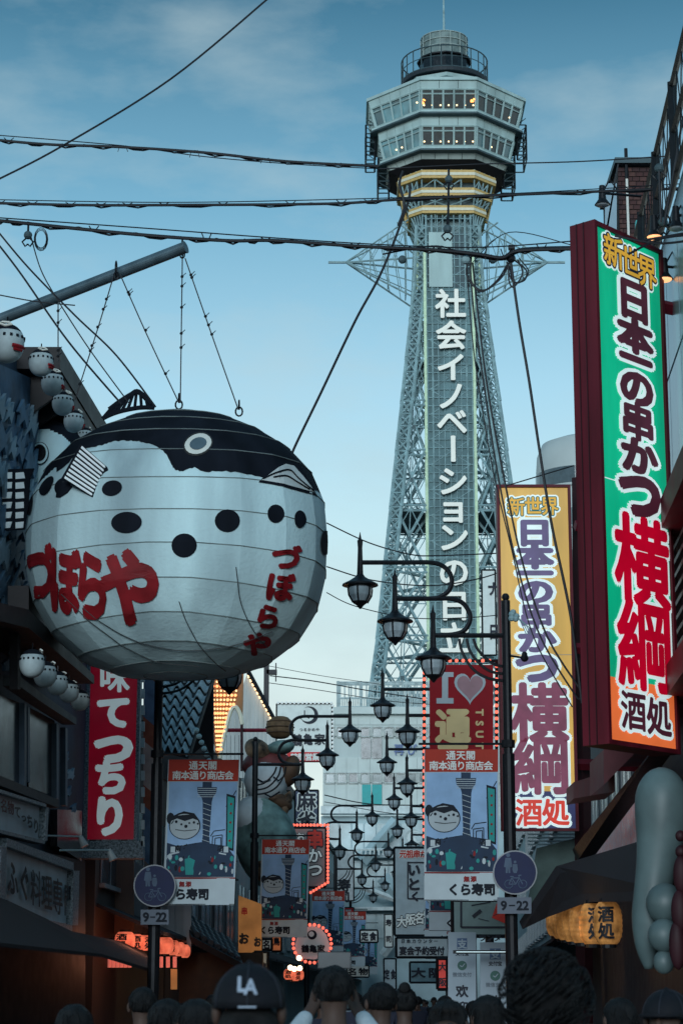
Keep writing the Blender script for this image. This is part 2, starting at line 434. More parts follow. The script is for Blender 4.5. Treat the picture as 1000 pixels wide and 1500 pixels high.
def deck(a_top, y_top, a_w, y_w, a_wb, y_wb, tr, ncol, warmrow):
    zt_, zw, zwb = zf(y_top, a_top), zf(y_w, a_w), zf(y_wb, a_wb)
    # inner core (dark interior)
    mb = MB(); band(mb, a_wb - .35, zwb, a_w - .35, zw, glowin if warmrow else dark); mb.build('interior_wall', tower)
    for f in range(8):
        p0, p1 = octpts(a_top, zt_)[f], octpts(a_top, zt_)[(f + 1) % 8]
        w0, w1 = octpts(a_w, zw)[f], octpts(a_w, zw)[(f + 1) % 8]
        b0, b1 = octpts(a_wb, zwb)[f], octpts(a_wb, zwb)[(f + 1) % 8]
        nrm = (p1 - p0).cross(Vector((0, 0, 1))).normalized()
        if nrm.dot((p0 + p1) / 2 - T(0, 0, zt_)) < 0: nrm = -nrm
        npan = 3 if f % 2 == 0 else 5
        if f in (3, 4, 5): npan = 2
        for k in range(npan):                # wall panels over the windows
            t0, t1 = k / npan + .004, (k + 1) / npan - .004
            mb = MB(); mb.prism([p0.lerp(p1, t0), p0.lerp(p1, t1), w0.lerp(w1, t1), w0.lerp(w1, t0)], -nrm * .12, pale); mb.build('wall_panel', tower)
        mb = MB()                            # mullions
        A = lambda t, v: w0.lerp(w1, t).lerp(b0.lerp(b1, t), v)
        for k in range(ncol + 1):
            t = .02 + .96 * k / ncol; mb.bar(A(t, 0), A(t, 1), .13, pale)
        for v in (0.0, tr, 1.0): mb.bar(A(0, v), A(1, v), .14 if v != tr else .11, pale)
        mb.build('window_frame', tower)
        if f in (3, 4, 5): continue
        for k in range(ncol):
            t0, t1 = .02 + .96 * k / ncol, .02 + .96 * (k + 1) / ncol
            for v0, v1 in ((0.02, tr), (tr, .98)):
                tone = [M('pane_a', (.05, .14, .17), .1, var=.5, scale=.7, spec=.9), M('pane_b', (.12, .28, .32), .12, var=.5, scale=.7, spec=.9), M('pane_c', (.015, .03, .04), .15, var=.4, spec=.6)]
                m_ = tone[2] if f == 0 else tone[rnd.choice((0, 1, 1))]
                if f == 1: m_ = tone[rnd.choice((0, 2))]
                mb = MB(); mb.prism([A(t0, v0) - nrm * .08, A(t1, v0) - nrm * .08, A(t1, v1) - nrm * .08, A(t0, v1) - nrm * .08], -nrm * .03, m_); mb.build('window_pane', tower)
        for k in range(3 if f != 0 else 7):  # small lamps seen through the glass
            if f == 0 or rnd.random() < .6:
                t = rnd.uniform(.08, .92) if f else .06 + .88 * k / 6
                q = A(t, .78 if f == 0 else rnd.uniform(.45, .85)) - nrm * .02
                mb = MB(); mb.ball(q, .085, M('ceiling_bulb', (1, .75, .4) if warmrow else (.5, .95, .7), .5, var=0, emit=2.2), 6, 4); mb.build('lamp', tower)
        if warmrow and f == 0:
            for t in (.07, .93):
                mb = MB()
                for _ in range(4): mb.ball(A(t + rnd.uniform(-.03, .03), rnd.uniform(.3, .7)), rnd.uniform(.06, .12), warm, 6, 4)
                mb.build('decorative_lights', tower)
slab('roof', 7.85, zf(117, 7.7), zf(114, 7.7) + .1, pale)
deck(7.65, 117.5, 7.45, 130, 6.95, 160, .22, 5, True)
slab('ledge', 7.35, zf(164, 7.2), zf(161, 7.2), pale); slab('catwalk', 7.5, zf(167, 7.2), zf(164.5, 7.2), steel_d)
deck(6.75, 168, 6.6, 184, 6.15, 213, .24, 5, False)
slab('ledge', 6.55, zf(217, 6.5), zf(214, 6.5), pale); slab('catwalk', 6.7, zf(220, 6.5), zf(217.5, 6.5), steel_d)
for f in (0, 1, 2, 6, 7):
    for k in range(4):
        z0, z1 = zf(235, 5.5), zf(221, 6.0)
        A = octpts(6.0, z1); B = octpts(5.4, z0); g = (f + 1) % 8; t0, t1 = k / 4 + .005, (k + 1) / 4 - .005
        mb = MB(); mb.prism([A[f].lerp(A[g], t0), A[f].lerp(A[g], t1), B[f].lerp(B[g], t1), B[f].lerp(B[g], t0)], (0, .1, .02), pale2); mb.build('apron_panel', tower)
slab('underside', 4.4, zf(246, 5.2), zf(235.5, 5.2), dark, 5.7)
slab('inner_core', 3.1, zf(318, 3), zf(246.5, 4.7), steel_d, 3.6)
for (a, y0, y1) in ((4.75, 248, 260), (4.3, 274, 286), (3.75, 300, 311.5)):
    z0, z1 = zf(y1, a), zf(y0, a)
    for i, (q0, q1, m_) in enumerate(((0, .33, tan), (.33, .68, cream), (.68, 1, tan))):
        slab('coloured_band', a + (.06 if i == 1 else 0), z0 + (z1 - z0) * q0, z0 + (z1 - z0) * q1 - .01, m_)
mb = MB()                                  # open framework between the bands
for (a0, y0, a1, y1) in ((4.9, 246, 4.5, 274), (4.4, 286, 3.9, 300), (3.8, 312, 3.0, 345)):
    p, q = octpts(a0 - .3, zf(y0, a0)), octpts(a1 - .3, zf(y1, a1))
    for i in range(8):
        j = (i + 1) % 8
        for t in (0, .25, .5, .75): mb.bar(p[i].lerp(p[j], t), q[i].lerp(q[j], t), .1, steel)
        mb.bar(p[i], q[i].lerp(q[j], .5), .09, steel); mb.bar(p[j], q[i].lerp(q[j], .5), .09, steel); mb.bar(p[i].lerp(p[j], .5), q[i], .07, steel)
mb.build('support_framework', tower, kind='stuff')
for s in (-1, 1):                          # dark service cages hung on both sides
    for (xa, xb, ya, yb) in ((7.0, 7.9, 192, 243), (5.6, 6.7, 240, 285)):
        mb = MB(); z1, z0 = zf(ya, 0), zf(yb, 0)
        for x in (xa, xb):
            for y in (-1.6, 1.6): mb.bar(T(s * x, y, z0), T(s * x, y, z1), .13, iron)
        n_ = int((z1 - z0) / .75)
        for k in range(n_ + 1):
            z = z0 + (z1 - z0) * k / n_; mb.bar(T(s * xa, -1.6, z), T(s * xb, -1.6, z), .1, steel_d); mb.bar(T(s * xa, 1.6, z), T(s * xb, 1.6, z), .1, steel_d); mb.bar(T(s * xb, -1.6, z), T(s * xb, 1.6, z), .1, steel_d); mb.bar(T(s * xa, -1.6, z), T(s * xb, -1.6, z + .7), .06, steel_d)
        mb.build('service_cage', tower)
for s in (-1, 1):
    mb = MB(); mb.bar(T(s * 4.9, -1, zf(262, 0)), T(s * 3.9, -.6, zf(330, 0)), .22, tan); mb.build('gold_strut', tower)
# crown: ring gallery, drum, cylinder, mast
zr, zd = TZ(65, 4.3), TZ(97.5, 4.3)
def circ(r_, z, n=40): return [T(r_ * math.cos(2 * math.pi * i / n), r_ * math.sin(2 * math.pi * i / n), z) for i in range(n)]
mb = MB(); mb.lathe([(4.3, -.25), (4.35, 0.15)], T(0, 0, zd), M('gallery_deck', (.02, .03, .04), .6), 40); mb.build('gallery_deck', tower)
mb = MB(); mb.lathe([(3.6, 0), (3.1, zd - .3 - TZ(115, 7.7))], T(0, 0, TZ(115, 7.7)), steel_d, 32); mb.build('gallery_base', tower)
mb = MB(); mb.lathe([(4.05, 0), (4.15, .35)], T(0, 0, TZ(110, 4)), pale, 8); mb.build('roof_curb', tower)
mb = MB()
for q in (0, .5, 1): mb.tube(circ(4.3, zd + .15 + (zr - zd - .15) * q), .07 if q != .5 else .045, steel_d, 5, closed=True)
for p_ in circ(4.3, zd, 26): mb.bar(p_, p_ + Vector((0, 0, zr - zd)), .08, steel_d)
mb.build('gallery_railing', tower)
zdt = TZ(77, 2.5)
mb = MB(); mb.lathe([(2.45, 0), (2.45, zdt - zd - .15)], T(0, 0, zd + .15), M('drum_glass', (.012, .02, .028), .25), 12); mb.lathe([(2.75, 0), (2.75, .15)], T(0, 0, zdt + .01), iron, 12); mb.build('lower_drum', tower)
zc0, zc1 = zdt + .18, TZ(44, 2.3)
mb = MB(); mb.lathe([(2.25, 0), (2.3, zc1 - zc0)], T(0, 0, zc0), M('drum_mesh', (.17, .235, .235), .5, var=.5, scale=1.2), 32); mb.build('upper_drum', tower)
mb = MB()
for q in (0, .4, .7, 1): mb.tube(circ(2.36, zc0 + (zc1 - zc0) * q), .045, pale2, 5, closed=True)
for p_ in circ(2.36, zc0, 14): mb.bar(p_, p_ + Vector((0, 0, zc1 - zc0)), .06, pale2)
mb.build('drum_ribs', tower)
mb = MB(); mb.tube([T(0, 0, zc1), T(0, 0, zc1 + 3), T(0, 0, zc1 + 9)], [.14, .1, .05], steel, 8)
for a in range(3): mb.bar(T(math.cos(a * 2.1) * .9, math.sin(a * 2.1) * .9, zc1), T(0, 0, zc1 + 1.3), .05, steel_d)
mb.build('mast', tower)
# lateral arms
for s in (-1, 1):
    mb = MB(); zt1 = TZ(384, 0); tip = T(s * 9.9, 0, zt1)
    mb.tube([tip, T(s * 11.6, 0, zt1)], .13, steel, 6)
    for y in (-1.6, 1.6):
        up, lo, md = T(s * 3.0, y, TZ(322, 0)), T(s * 3.4, y, TZ(442, 0)), T(s * 3.2, y, zt1 - .1)
        mb.bar(tip, up, .11, steel); mb.bar(tip, lo, .13, steel); mb.bar(tip, md, .15, steel)
        lo2 = T(s * 3.3, y, TZ(420, 0)); mb.bar(tip, lo2, .08, steel)
        for k in range(1, 6):
            t = k / 6; mb.bar(tip.lerp(up, t), tip.lerp(md, min(1, t + .08)), .06, steel); mb.bar(tip.lerp(lo, t), tip.lerp(md, max(0, t - .1)), .06, steel)
            mb.bar(tip.lerp(up, t), tip.lerp(md, max(0, t - .15)), .05, steel)
    for t in (.35, .6, .85):
        A = [tip.lerp(T(s * 3.0, y, z), t) for y, z in ((-1.6, TZ(322, 0)), (1.6, TZ(322, 0)), (1.6, TZ(442, 0)), (-1.6, TZ(442, 0)))]
        for i in range(4): mb.bar(A[i], A[(i + 1) % 4], .07, steel)
    mb.build('lateral_arm', tower)
    mb = MB(); mb.ball(T(s * 4.4, -1.6, TZ(388, 0)), .42, steel_d, 8, 6); mb.build('floodlight', tower)
    for q in (-1, 1):
        mb = MB(); mb.bar(T(s * 2.9, q * 2.6, TZ(345, 3)), T(s * 4.9, q * 2.4, TZ(345, 3) + 1.6), .12, steel); mb.build('strut', tower)
# ------------------------------------------------------------------ big puffer fish lantern
def pip(x, y, poly):
    c = False; n = len(poly); j = n - 1
    for i in range(n):
        if (poly[i][1] > y) != (poly[j][1] > y) and x < (poly[j][0] - poly[i][0]) * (y - poly[i][1]) / (poly[j][1] - poly[i][1]) + poly[i][0]: c = not c
        j = i
    return c
def spot(x, y, rx, ry, rot=0, n=20):
    c, s = math.cos(rot), math.sin(rot)
    return [(x + rx * math.cos(2 * math.pi * i / n) * c - ry * math.sin(2 * math.pi * i / n) * s, y + rx * math.cos(2 * math.pi * i / n) * s + ry * math.sin(2 * math.pi * i / n) * c) for i in range(n)]
fab = M('lantern_cloth', (.56, .76, .82), .75, var=.45, scale=1.1, bump=.35, bscale=22, streak=True)
ink = M('black_paint', (.010, .013, .020), .8, var=.5, scale=2.5, spec=.08, streak=True)
redp = M('red_letter_paint', (.26, .010, .016), .6, var=.45, scale=2.5)
wire = M('seam_shade', (.06, .07, .075), .6)  # dark tone for the shaded seams under the belly
seamc = M('seam_cord', (.22, .27, .27), .8, var=.4)
class Puffer:
    """swollen lantern body: a superellipsoid of flat cloth facets between wires"""
    def __init__(s, c, rx, ry, rz, naz=18, nel=11, e=2.35, ph=.1):
        s.c, s.r, s.naz, s.nel, s.e, s.ph = Vector(c), (rx, ry, rz), naz, nel, e, ph
    def smooth(s, az, el):
        d = (math.cos(el) * math.cos(az), math.cos(el) * math.sin(az), math.sin(el))
        e = s.e + .25 - .6 * min(1, max(0, d[2] + .25)); q = sum(abs(d[i] / s.r[i]) ** e for i in range(3)) ** (-1 / e)
        q *= 1 - .06 * max(0, d[2]) ** 3
        return s.c + Vector(d) * q
    def surf(s, az, el, off=0):
        u = (az - s.ph) / (2 * math.pi) * s.naz; v = (el + math.pi / 2) / math.pi * s.nel
        i, j = math.floor(u), min(s.nel - 1, max(0, math.floor(v))); a, b = u - i, v - j
        A = lambda ii: s.ph + ii * 2 * math.pi / s.naz; E = lambda jj: -math.pi / 2 + jj * math.pi / s.nel
        p = (s.smooth(A(i), E(j)) * (1 - a) * (1 - b) + s.smooth(A(i + 1), E(j)) * a * (1 - b) + s.smooth(A(i), E(j + 1)) * (1 - a) * b + s.smooth(A(i + 1), E(j + 1)) * a * b)
        # slight fullness of the cloth inside each facet
        q = s.smooth(az, el); p = p.lerp(q, .25)
        return p + (p - s.c).normalized() * off
    def azel(s, px, py):
        r = ray(px, py).normalized(); o = Vector((0, 0, CZ)) - s.c
        def f(t):
            p = o + r * t; l = p.length; az = math.atan2(p.y, p.x); el = math.asin(max(-1, min(1, p.z / l)))
            return l - (s.smooth(az, el) - s.c).length, az, el
        t0 = -o.dot(r); lo = t0 - max(s.r) * 1.5
        # nearest approach may miss: clamp toward the silhouette
        best = None
        a = lo; fa = f(a)[0]; n = 40; st = (t0 + max(s.r) * .2 - lo) / n
        for k in range(n):
            b = a + st; fb, az, el = f(b)
            if fb <= 0:
                for _ in range(18):
                    m = (a + b) / 2; fm = f(m)
                    if fm[0] > 0: a = m
                    else: b = m
                fm = f((a + b) / 2); return fm[1], fm[2]
            if best is None or fb < best[0]: best = (fb, az, el)
            a = b
        return best[1], best[2]
    def fn(s):
        cache = {}
        def g(a, b, off):
            k = (round(a, 2), round(b, 2))
            if k not in cache: cache[k] = s.azel(a, b)
            return s.surf(*cache[k], off)
        return g
    def body(s, mb, mask, na, ne, m0, m1, yaw):
        vs_ = []; fs = []; ax = Vector((math.cos(yaw), math.sin(yaw), 0))
        for j in range(ne + 1):
            el = -math.pi / 2 + math.pi * j / ne
            for i in range(na): vs_.append(s.surf(2 * math.pi * i / na, el))
        k0 = len(mb.v); mb.v += [tuple(v) for v in vs_]
        camp = Vector((0, 0, CZ))
        cen = []
        for j in range(ne):
            for i in range(na):
                f = (j * na + i, j * na + (i + 1) % na, (j + 1) * na + (i + 1) % na, (j + 1) * na + i)
                p = (vs_[f[0]] + vs_[f[2]]) / 2; nrm = p - s.c
                if nrm.dot(camp - p) < 0:       # far flank: mirror image across the fish's own plane
                    d = p - s.c; side = Vector((-ax.y, ax.x, 0)); p = s.c + d - side * 2 * d.dot(side)
                mb.f.append(tuple(a + k0 for a in f)); mb.m.append(mb.mi(m1 if mask(*proj(p)) else m0))
    def wires(s, mb, m, r=.006, els=None, azs=None):
        for j in range(1, s.nel):
            el = -math.pi / 2 + math.pi * j / s.nel
            mb.tube([s.surf(s.ph + 2 * math.pi * i / (s.naz * 4), el, .004) for i in range(s.naz * 4)], r, m, 4, closed=True)
    def meridians(s, mb, m, r=.004):
        for i in range(s.naz):
            az = s.ph + 2 * math.pi * i / s.naz
            mb.tube([s.surf(az, -math.pi / 2 + math.pi * j / (s.nel * 3), .003) for j in range(1, s.nel * 3)], r, m, 4)
def tess(pts, fn, mb, m, off, n=3):
    """paint a polygon given in picture units onto a curved surface, as a fine grid clipped to it"""
    xs = [p[0] for p in pts]; ys = [p[1] for p in pts]
    import mathutils
    st = max(1.5, min(max(xs) - min(xs), max(ys) - min(ys)) / n)
    inner = []
    y = min(ys) + st / 2
    while y < max(ys):
        x = min(xs) + st / 2
        while x < max(xs):
            if pip(x, y, pts): inner.append((x, y))
            x += st
        y += st
    edge = []
    for i in range(len(pts)):
        a, b = pts[i], pts[(i + 1) % len(pts)]; k = max(1, int(math.hypot(b[0] - a[0], b[1] - a[1]) / st))
        edge += [(a[0] + (b[0] - a[0]) * t / k, a[1] + (b[1] - a[1]) * t / k) for t in range(k)]
    allp = edge + inner
    v2, _, f2, *_ = mathutils.geometry.delaunay_2d_cdt([Vector(p) for p in allp], [(i, (i + 1) % len(edge)) for i in range(len(edge))], [list(range(len(edge)))], 1, 1e-4)
    mb.add([fn(p.x, p.y, off) for p in v2], [tuple(f) for f in f2 if len(f) >= 3], m)
LC = P(262, 800, 26.2); sx_ = LC.length
pf = Puffer(P(260.5, 800, 26.2), 1.885, 1.75, 1.745, 20, 14, 2.32, .18)
pf.c.z = P(260, 791, 26.2).z
fish = thing('puffer_fish_lantern', P(260, 990, 26.2), 'giant white puffer fish lantern with black back and red lettering hanging over the street', 'fish lantern')
cap = [(30, 560), (500, 560), (500, 733), (474, 731), (455, 719), (425, 706), (400, 706), (380, 697), (350, 692), (320, 689), (300, 691), (285, 684), (268, 690), (256, 687), (250, 678), (243, 665), (230, 655), (215, 648), (200, 645), (185, 644), (165, 646), (150, 650), (140, 653), (122, 658), (100, 676), (80, 690), (50, 720), (42, 740), (30, 760)]
spots = [spot(67, 711, 7, 16, .5), spot(91, 712, 14, 11, -.8), spot(164, 715, 15, 11, -.3), spot(185.5, 765, 22.5, 15.5, -.05, 26),
         spot(269.5, 798.5, 18.5, 17.5), spot(332.5, 762.5, 18.5, 16.5), spot(404, 752, 12, 13.5), spot(441, 760, 9, 13), spot(477, 795, 6, 18), spot(42, 735, 4, 20, .1)]
ns_ = len(cap)
def mask(x, y): return pip(x, y + 5, cap)
mb = MB(); pf.body(mb, mask, 420, 200, fab, ink, R(-38)); body = mb.build('body', fish)
body.data.polygons.foreach_set('use_smooth', [False] * len(body.data.polygons))
fnl = pf.fn()
edge = [p for p in reversed(cap[3:-1]) if 52 < p[0] < 474]
q = [(p.x, p.y) for p in catmull([(x, y, 0) for x, y in edge], 5)]; rj = random.Random(5)
q = [(x, y + rj.uniform(-1.0, 1.0)) for x, y in q]
mb = MB()
for (a, b) in zip(q, q[1:]):
    for h0, h1 in ((0, 4), (4, 8), (8, 12)): mb.add([fnl(a[0], a[1] - h0, .006), fnl(b[0], b[1] - h0, .006), fnl(b[0], b[1] - h1, .006), fnl(a[0], a[1] - h1, .006)], [(0, 1, 2, 3)], ink)
mb.build('painted_border', fish)
for s_ in spots:
    mb = MB(); tess(s_, fnl, mb, ink, .012, 7); mb.build('painted_spot', fish)
mb = MB(); pf.wires(mb, seamc, .006); mb.build('frame_hoops', fish)
# dark tubes on the belly, mostly standing in for shaded seams
mb = MB()
for pts in ([(262, 880), (275, 915), (300, 955), (330, 982)], [(120, 890), (180, 930), (260, 952), (340, 945), (400, 925)], [(345, 830), (352, 880), (372, 925), (392, 948)], [(90, 870), (150, 925), (220, 965), (290, 975)]):
    q = catmull([(x, y, 0) for x, y in pts], 10); mb.tube([fnl(p.x, p.y, .02) for p in q], .006, wire, 5)
mb.build('seam_shadow_lines', fish)
# lettering
def lantern_text(items, name):
    for it in items:
        ch, cx, cy, sx, sy, sk = it[:6]; it_ = it[6] if len(it) > 6 else 0
        mb = MB(); glyph(mb, fnl, ch, cx, cy, sx, sy, redp, .018, .05, skew=-sk, step=.0006, italic=it_); mb.build('character', fish)
lantern_text([('づ', 58, 834, 36, 88, .14), ('ぼ', 94, 847, 42, 96, .12), ('ら', 134, 854, 50, 98, .10), ('や', 191, 856, 82, 108, .08)], 'a')
lantern_text([('づ', 420, 815, 42, 36, .12, .1), ('ぼ', 411, 858, 40, 40, .12, .12), ('ら', 393, 902, 38, 34, .15, .2), ('や', 377, 942, 40, 32, .05, .25)], 'b')
# eye, mouth, fin, tail
eyew = M('eye_white', (.75, .76, .70), .5, var=.08)
mb = MB(); tess(spot(290, 650, 23, 17, -.35), fnl, mb, M('eye_edge', (.03, .03, .03), .5), .009, 5); tess(spot(290, 650, 20.5, 14.5, -.35), fnl, mb, eyew, .014, 5); tess(spot(290, 650, 13, 9, -.35), fnl, mb, M('eye_iris', (.10, .15, .18), .3), .019, 4); mb.build('eye', fish)
lipc = M('lip_white', (.60, .66, .65), .6, var=.15)
mb = MB()
lip = [(383, 703), (395, 694), (408, 684), (420, 679), (432, 682), (445, 697), (455, 712), (461, 722), (440, 715), (415, 709), (400, 706)]
tess([(379, 706), (393, 691), (408, 680), (422, 675), (435, 679), (448, 694), (458, 708), (466, 727), (440, 719), (415, 713), (398, 709)], fnl, mb, ink, .010, 6)
tess(lip, fnl, mb, lipc, .016, 6)
for pts in ([(385, 701), (405, 692), (425, 688), (438, 700), (458, 720)], [(400, 699), (420, 697), (436, 706), (452, 717)]):
    q = catmull([(x, y, 0) for x, y in pts], 6); mb.tube([fnl(p.x, p.y, .024) for p in q], .010, ink, 5)
mb.build('mouth', fish)
finw = M('fin_white', (.85, .92, .95), .6, var=.15)
def fan(mb, a, b, c, d, n, th, fnx, o0):
    """ribbed fin: four corners in picture units, n pale ribs on a black frame"""
    L_ = lambda p, q, t: (p[0] + (q[0] - p[0]) * t, p[1] + (q[1] - p[1]) * t)
    shape(mb, fnx, [a, b] + [(L_(b, c, (k + .5) / n)[0] + (3 if k % 1 == 0 else 0), L_(b, c, (k + .5) / n)[1] + 2) for k in range(n)] + [c, d], ink, o0, th)
    for k in range(n):
        p0, p1 = L_(a, d, (k + .22) / n), L_(a, d, (k + .78) / n); q0, q1 = L_(b, c, (k + .22) / n), L_(b, c, (k + .78) / n)
        P0, P1, Q0, Q1 = L_(p0, q0, .08), L_(p1, q1, .08), L_(p0, q0, .94), L_(p1, q1, .94)
        m_ = ((Q0[0] + Q1[0]) / 2 + (q0[0] - p0[0]) * .03, (Q0[1] + Q1[1]) / 2 + (q0[1] - p0[1]) * .03)
        shape(mb, fnx, [P0, Q0, m_, Q1, P1], finw, o0 + .03, .025)
fY = (fnl(120, 690, 0)).y - .16
mb = MB(); fan(mb, (118, 650), (157, 684), (136, 729), (90, 700), 9, .05, PF(fY), 0); mb.build('side_fin', fish)
mb = MB(); tess([(80, 728), (82, 716), (92, 706), (106, 712), (98, 722), (88, 729)], fnl, mb, ink, .008, 4); mb.build('painted_spot', fish)
mb = MB()                                # dorsal fin: open black frame with pale slots
bY = 26.6; fb = PF(bY)
base = [(150, 613), (165, 606), (182, 601), (205, 597), (226, 597)]; top = [(160, 600), (176, 588), (192, 578), (203, 574), (222, 592)]
for pts, w_ in ((base, .03), (top, .035)):
    mb.tube(catmull([fb(x, y, 0) for x, y in pts], 5), w_, ink, 6)
for k in range(10):
    t = k / 9; ix = lambda arr, t: (np.interp(t * 4, range(5), [p[0] for p in arr]), np.interp(t * 4, range(5), [p[1] for p in arr]))
    mb.tube([fb(*ix(base, t), 0), fb(*ix(top, min(1, t * .95 + .05)), 0)], .022, ink, 5)
mb.build('dorsal_fin', fish)
mb = MB()
for (x, y) in ((262, 598), (350, 608)):
    mb = MB(); a = fb(x, y - 2, 0)
    mb.tube([a + Vector((math.cos(t) * .045, 0, .03 + math.sin(t) * .06)) for t in np.linspace(0, 6.28, 12)[:-1]], .012, iron, 5, closed=True)
    mb.tube([a + Vector((0, math.cos(t) * .04, .12 + math.sin(t) * .06)) for t in np.linspace(0, 6.28, 12)[:-1]], .012, iron, 5, closed=True); mb.build('hanging_ring', fish)

# support boom and its guy wires
cabm = M('cable_black', (.012, .014, .02), .5, var=.2)
boom_m = M('boom_steel', (.10, .15, .18), .45, .4, var=.3, scale=5)
A, B = P(-60, 491, 27.6), P(271, 362, 26.4)
mb = MB(); mb.tube([A, B], .078, boom_m, 20); mb.tube([B, B + (B - A).normalized() * .012], .084, boom_m, 20)
mb.build('support_boom', label='long round steel boom over the giant fish lantern', cat='boom')
def cable(name, pts, r, label, cat='cable', group=None, m=None, n=6, seg=8):
    mb = MB(); mb.tube(catmull(pts, seg), r, m or cabm, n)
    return mb
def lerp2(a, b, t): return a + (b - a) * t
def wire_thing(pts, r, name, label, knots=0, cat='wire'):
    mb = MB(); q = catmull(pts, 6); mb.tube(q, r, cabm, 5)
    for k in range(knots):
        t = .08 + .84 * random.random(); p = Vector(pts[0]).lerp(Vector(pts[-1]), t)
        mb.ball(p, r * 2.6, iron, 6, 4)
        mb.bar(p, p + Vector((.05, 0, .05)), r, cabm)
    return mb.build(name, label=label, cat=cat)
wd = 26.5
for pts, kn, lb in (([(267, 375), (264, 590)], 5, 'straight hanging wire under the tip of the boom'), ([(271, 378), (310, 490), (349, 600)], 5, 'slanting wire from the boom tip to the front ring of the fish lantern'),
                    ([(176, 402), (215, 490), (262, 590)], 4, 'slanting wire from the middle of the boom to the rear lantern ring'), ([(166, 405), (145, 475), (110, 585)], 6, 'thin wire from the middle of the boom down behind the fish'),
                    ([(85, 445), (85, 530)], 4, 'short hanging wire near the lit corner of the roof')):
    wire_thing([P(x, y, wd) for x, y in pts], .0085, 'hanging_wire', lb.replace('near the lit corner of the roof', 'on the left half of the boom'), kn)
for x, y, lb_ in ((267, 372, 'iron shackle with loops at the tip of the boom'), (170, 404, 'iron shackle with loops round the middle of the boom')):
    mb = MB(); a = P(x, y, wd)
    mb.tube([a + Vector((math.cos(t) * .03, 0, math.sin(t) * .055)) for t in np.linspace(0, 6.28, 12)[:-1]], .011, iron, 5, closed=True)
    mb.tube([a + Vector((0, math.cos(t) * .1, .09 + math.sin(t) * .11)) for t in np.linspace(0, 6.28, 14)[:-1]], .01, iron, 5, closed=True); mb.build('shackle', label=lb_, cat='shackle')


# ------------------------------------------------------------------ overhead cables
def bundle(pts, Y, r, label, rings=0, thin=None, name='overhead_cable'):
    mb = MB(); q = catmull([P(x, y, Y) for x, y in pts], 8)
    mb.tube(q, r, cabm, 6); mb.tube([p + Vector((0, .03, r * 1.4 * math.sin(i * 1.7))) for i, p in enumerate(q)], r * .6, cabm, 5)
    th = None
    if thin:
        th = catmull([P(x, y, Y) for x, y in thin], 8); mb.tube(th, r * .38, cabm, 5)
    for k in range(rings):
        t = (k + .5) / rings; i = min(len(q) - 2, int(t * (len(q) - 1))); p = q[i]
        top = p + Vector((0, 0, .055)) if not th else Vector((p.x, p.y, th[min(len(th) - 1, int(t * (len(th) - 1)))].z))
        for s in (-1, 1): mb.tube([p + Vector((0, 0, -.005)), p + Vector((s * .035, 0, .02)), p.lerp(top, .8) + Vector((s * .06, 0, 0))], r * .32, cabm, 4)
    return mb.build(name, label=label, cat='cable')
bundle([(-10, 204), (70, 211), (180, 215), (300, 223), (420, 236), (555, 243)], 24, .017, 'highest thick cable bundle crossing the sky left of the tower', 6, [(-10, 197), (180, 213), (300, 229), (430, 240), (560, 247)])
bundle([(-10, 297), (120, 300), (240, 300), (480, 298), (600, 291), (850, 281), (1010, 275)], 24.4, .017, 'middle cable bundle that crosses in front of the coloured bands', 16, [(-10, 292), (240, 296), (480, 292), (750, 283), (1010, 268)])
bundle([(-10, 322), (40, 327), (200, 343), (330, 352), (400, 352), (520, 360), (640, 366), (700, 372), (735, 377), (760, 367), (850, 364)], 24.8, .022, 'lowest thick cable bundle passing below the observatory', 9, [(-10, 318), (200, 333), (400, 348), (560, 358), (700, 362), (850, 352)])
wl = [([(395, -5), (250, 115), (90, 214), (-10, 266)], 20, .010, 'single wire rising steeply across the upper left sky'),
      ([(425, 670), (436, 645), (470, 575), (520, 470), (560, 395), (596, 300), (600, 270)], 27.6, .019, 'thick slanting cable from the fish lantern up to the tower side'),
      ([(748, 385), (760, 470), (775, 560), (790, 660), (808, 770), (835, 900), (852, 1030)], 24.9, .017, 'thick cable falling from the junction past the yellow sign'),
      ([(555, 247), (700, 240), (850, 236), (1010, 226)], 24, .008, 'thin wire in front of the observatory on the right'),
      ([(590, 250), (585, 270), (592, 300), (583, 330)], 24.2, .016, 'short looping cable end in front of the gold bands'),
      ([(-10, 348), (30, 400), (100, 500), (178, 592)], 25.6, .013, 'upper thick wire falling from the left edge behind the boom'),
      ([(-10, 330), (40, 390), (110, 462), (170, 520), (228, 596)], 25.8, .012, 'lower thick wire falling from the left edge to the dorsal fin'),
      ([(45, 345), (60, 395), (85, 440), (130, 510), (190, 592)], 25.3, .008, 'thin wire falling from the insulator at upper left'),
      ([(-10, 430), (50, 441), (110, 447)], 25.4, .008, 'short thin wire beside the roof edge at far left'),
      ([(478, 766), (540, 795), (600, 812), (640, 814), (740, 810)], 45, .014, 'upper thin wire right of the fish lantern'),
      ([(478, 830), (545, 850), (630, 858), (700, 848), (740, 835)], 46, .014, 'lower thin wire right of the fish lantern'),
      ([(478, 868), (520, 888), (600, 905), (680, 905), (742, 900)], 44, .010, 'faint third wire below the street lamps'),
      ([(395, 990), (460, 998), (540, 1012), (620, 1024)], 70, .018, 'dark wire low in the sky above the white shop board'),
      ([(390, 1000), (460, 1010), (560, 1026), (630, 1032)], 72, .012, 'thin wire low in the sky above the white shop board'),
      ([(390, 975), (470, 990), (560, 1003)], 74, .010, 'highest of the three wires beside the roof end'),
      ([(740, 712), (790, 697), (840, 682)], 30, .009, 'reddish stay wire above the yellow sign'),
      ([(475, 1165), (540, 1178), (620, 1180)], 80, .02, 'dark wire before the pale building'), ([(475, 1175), (560, 1190), (625, 1197)], 83, .014, 'thin wire before the pale building'),
      ([(690, 386), (745, 340), (835, 358)], 25.1, .006, 'thin loose wire right of the junction')]
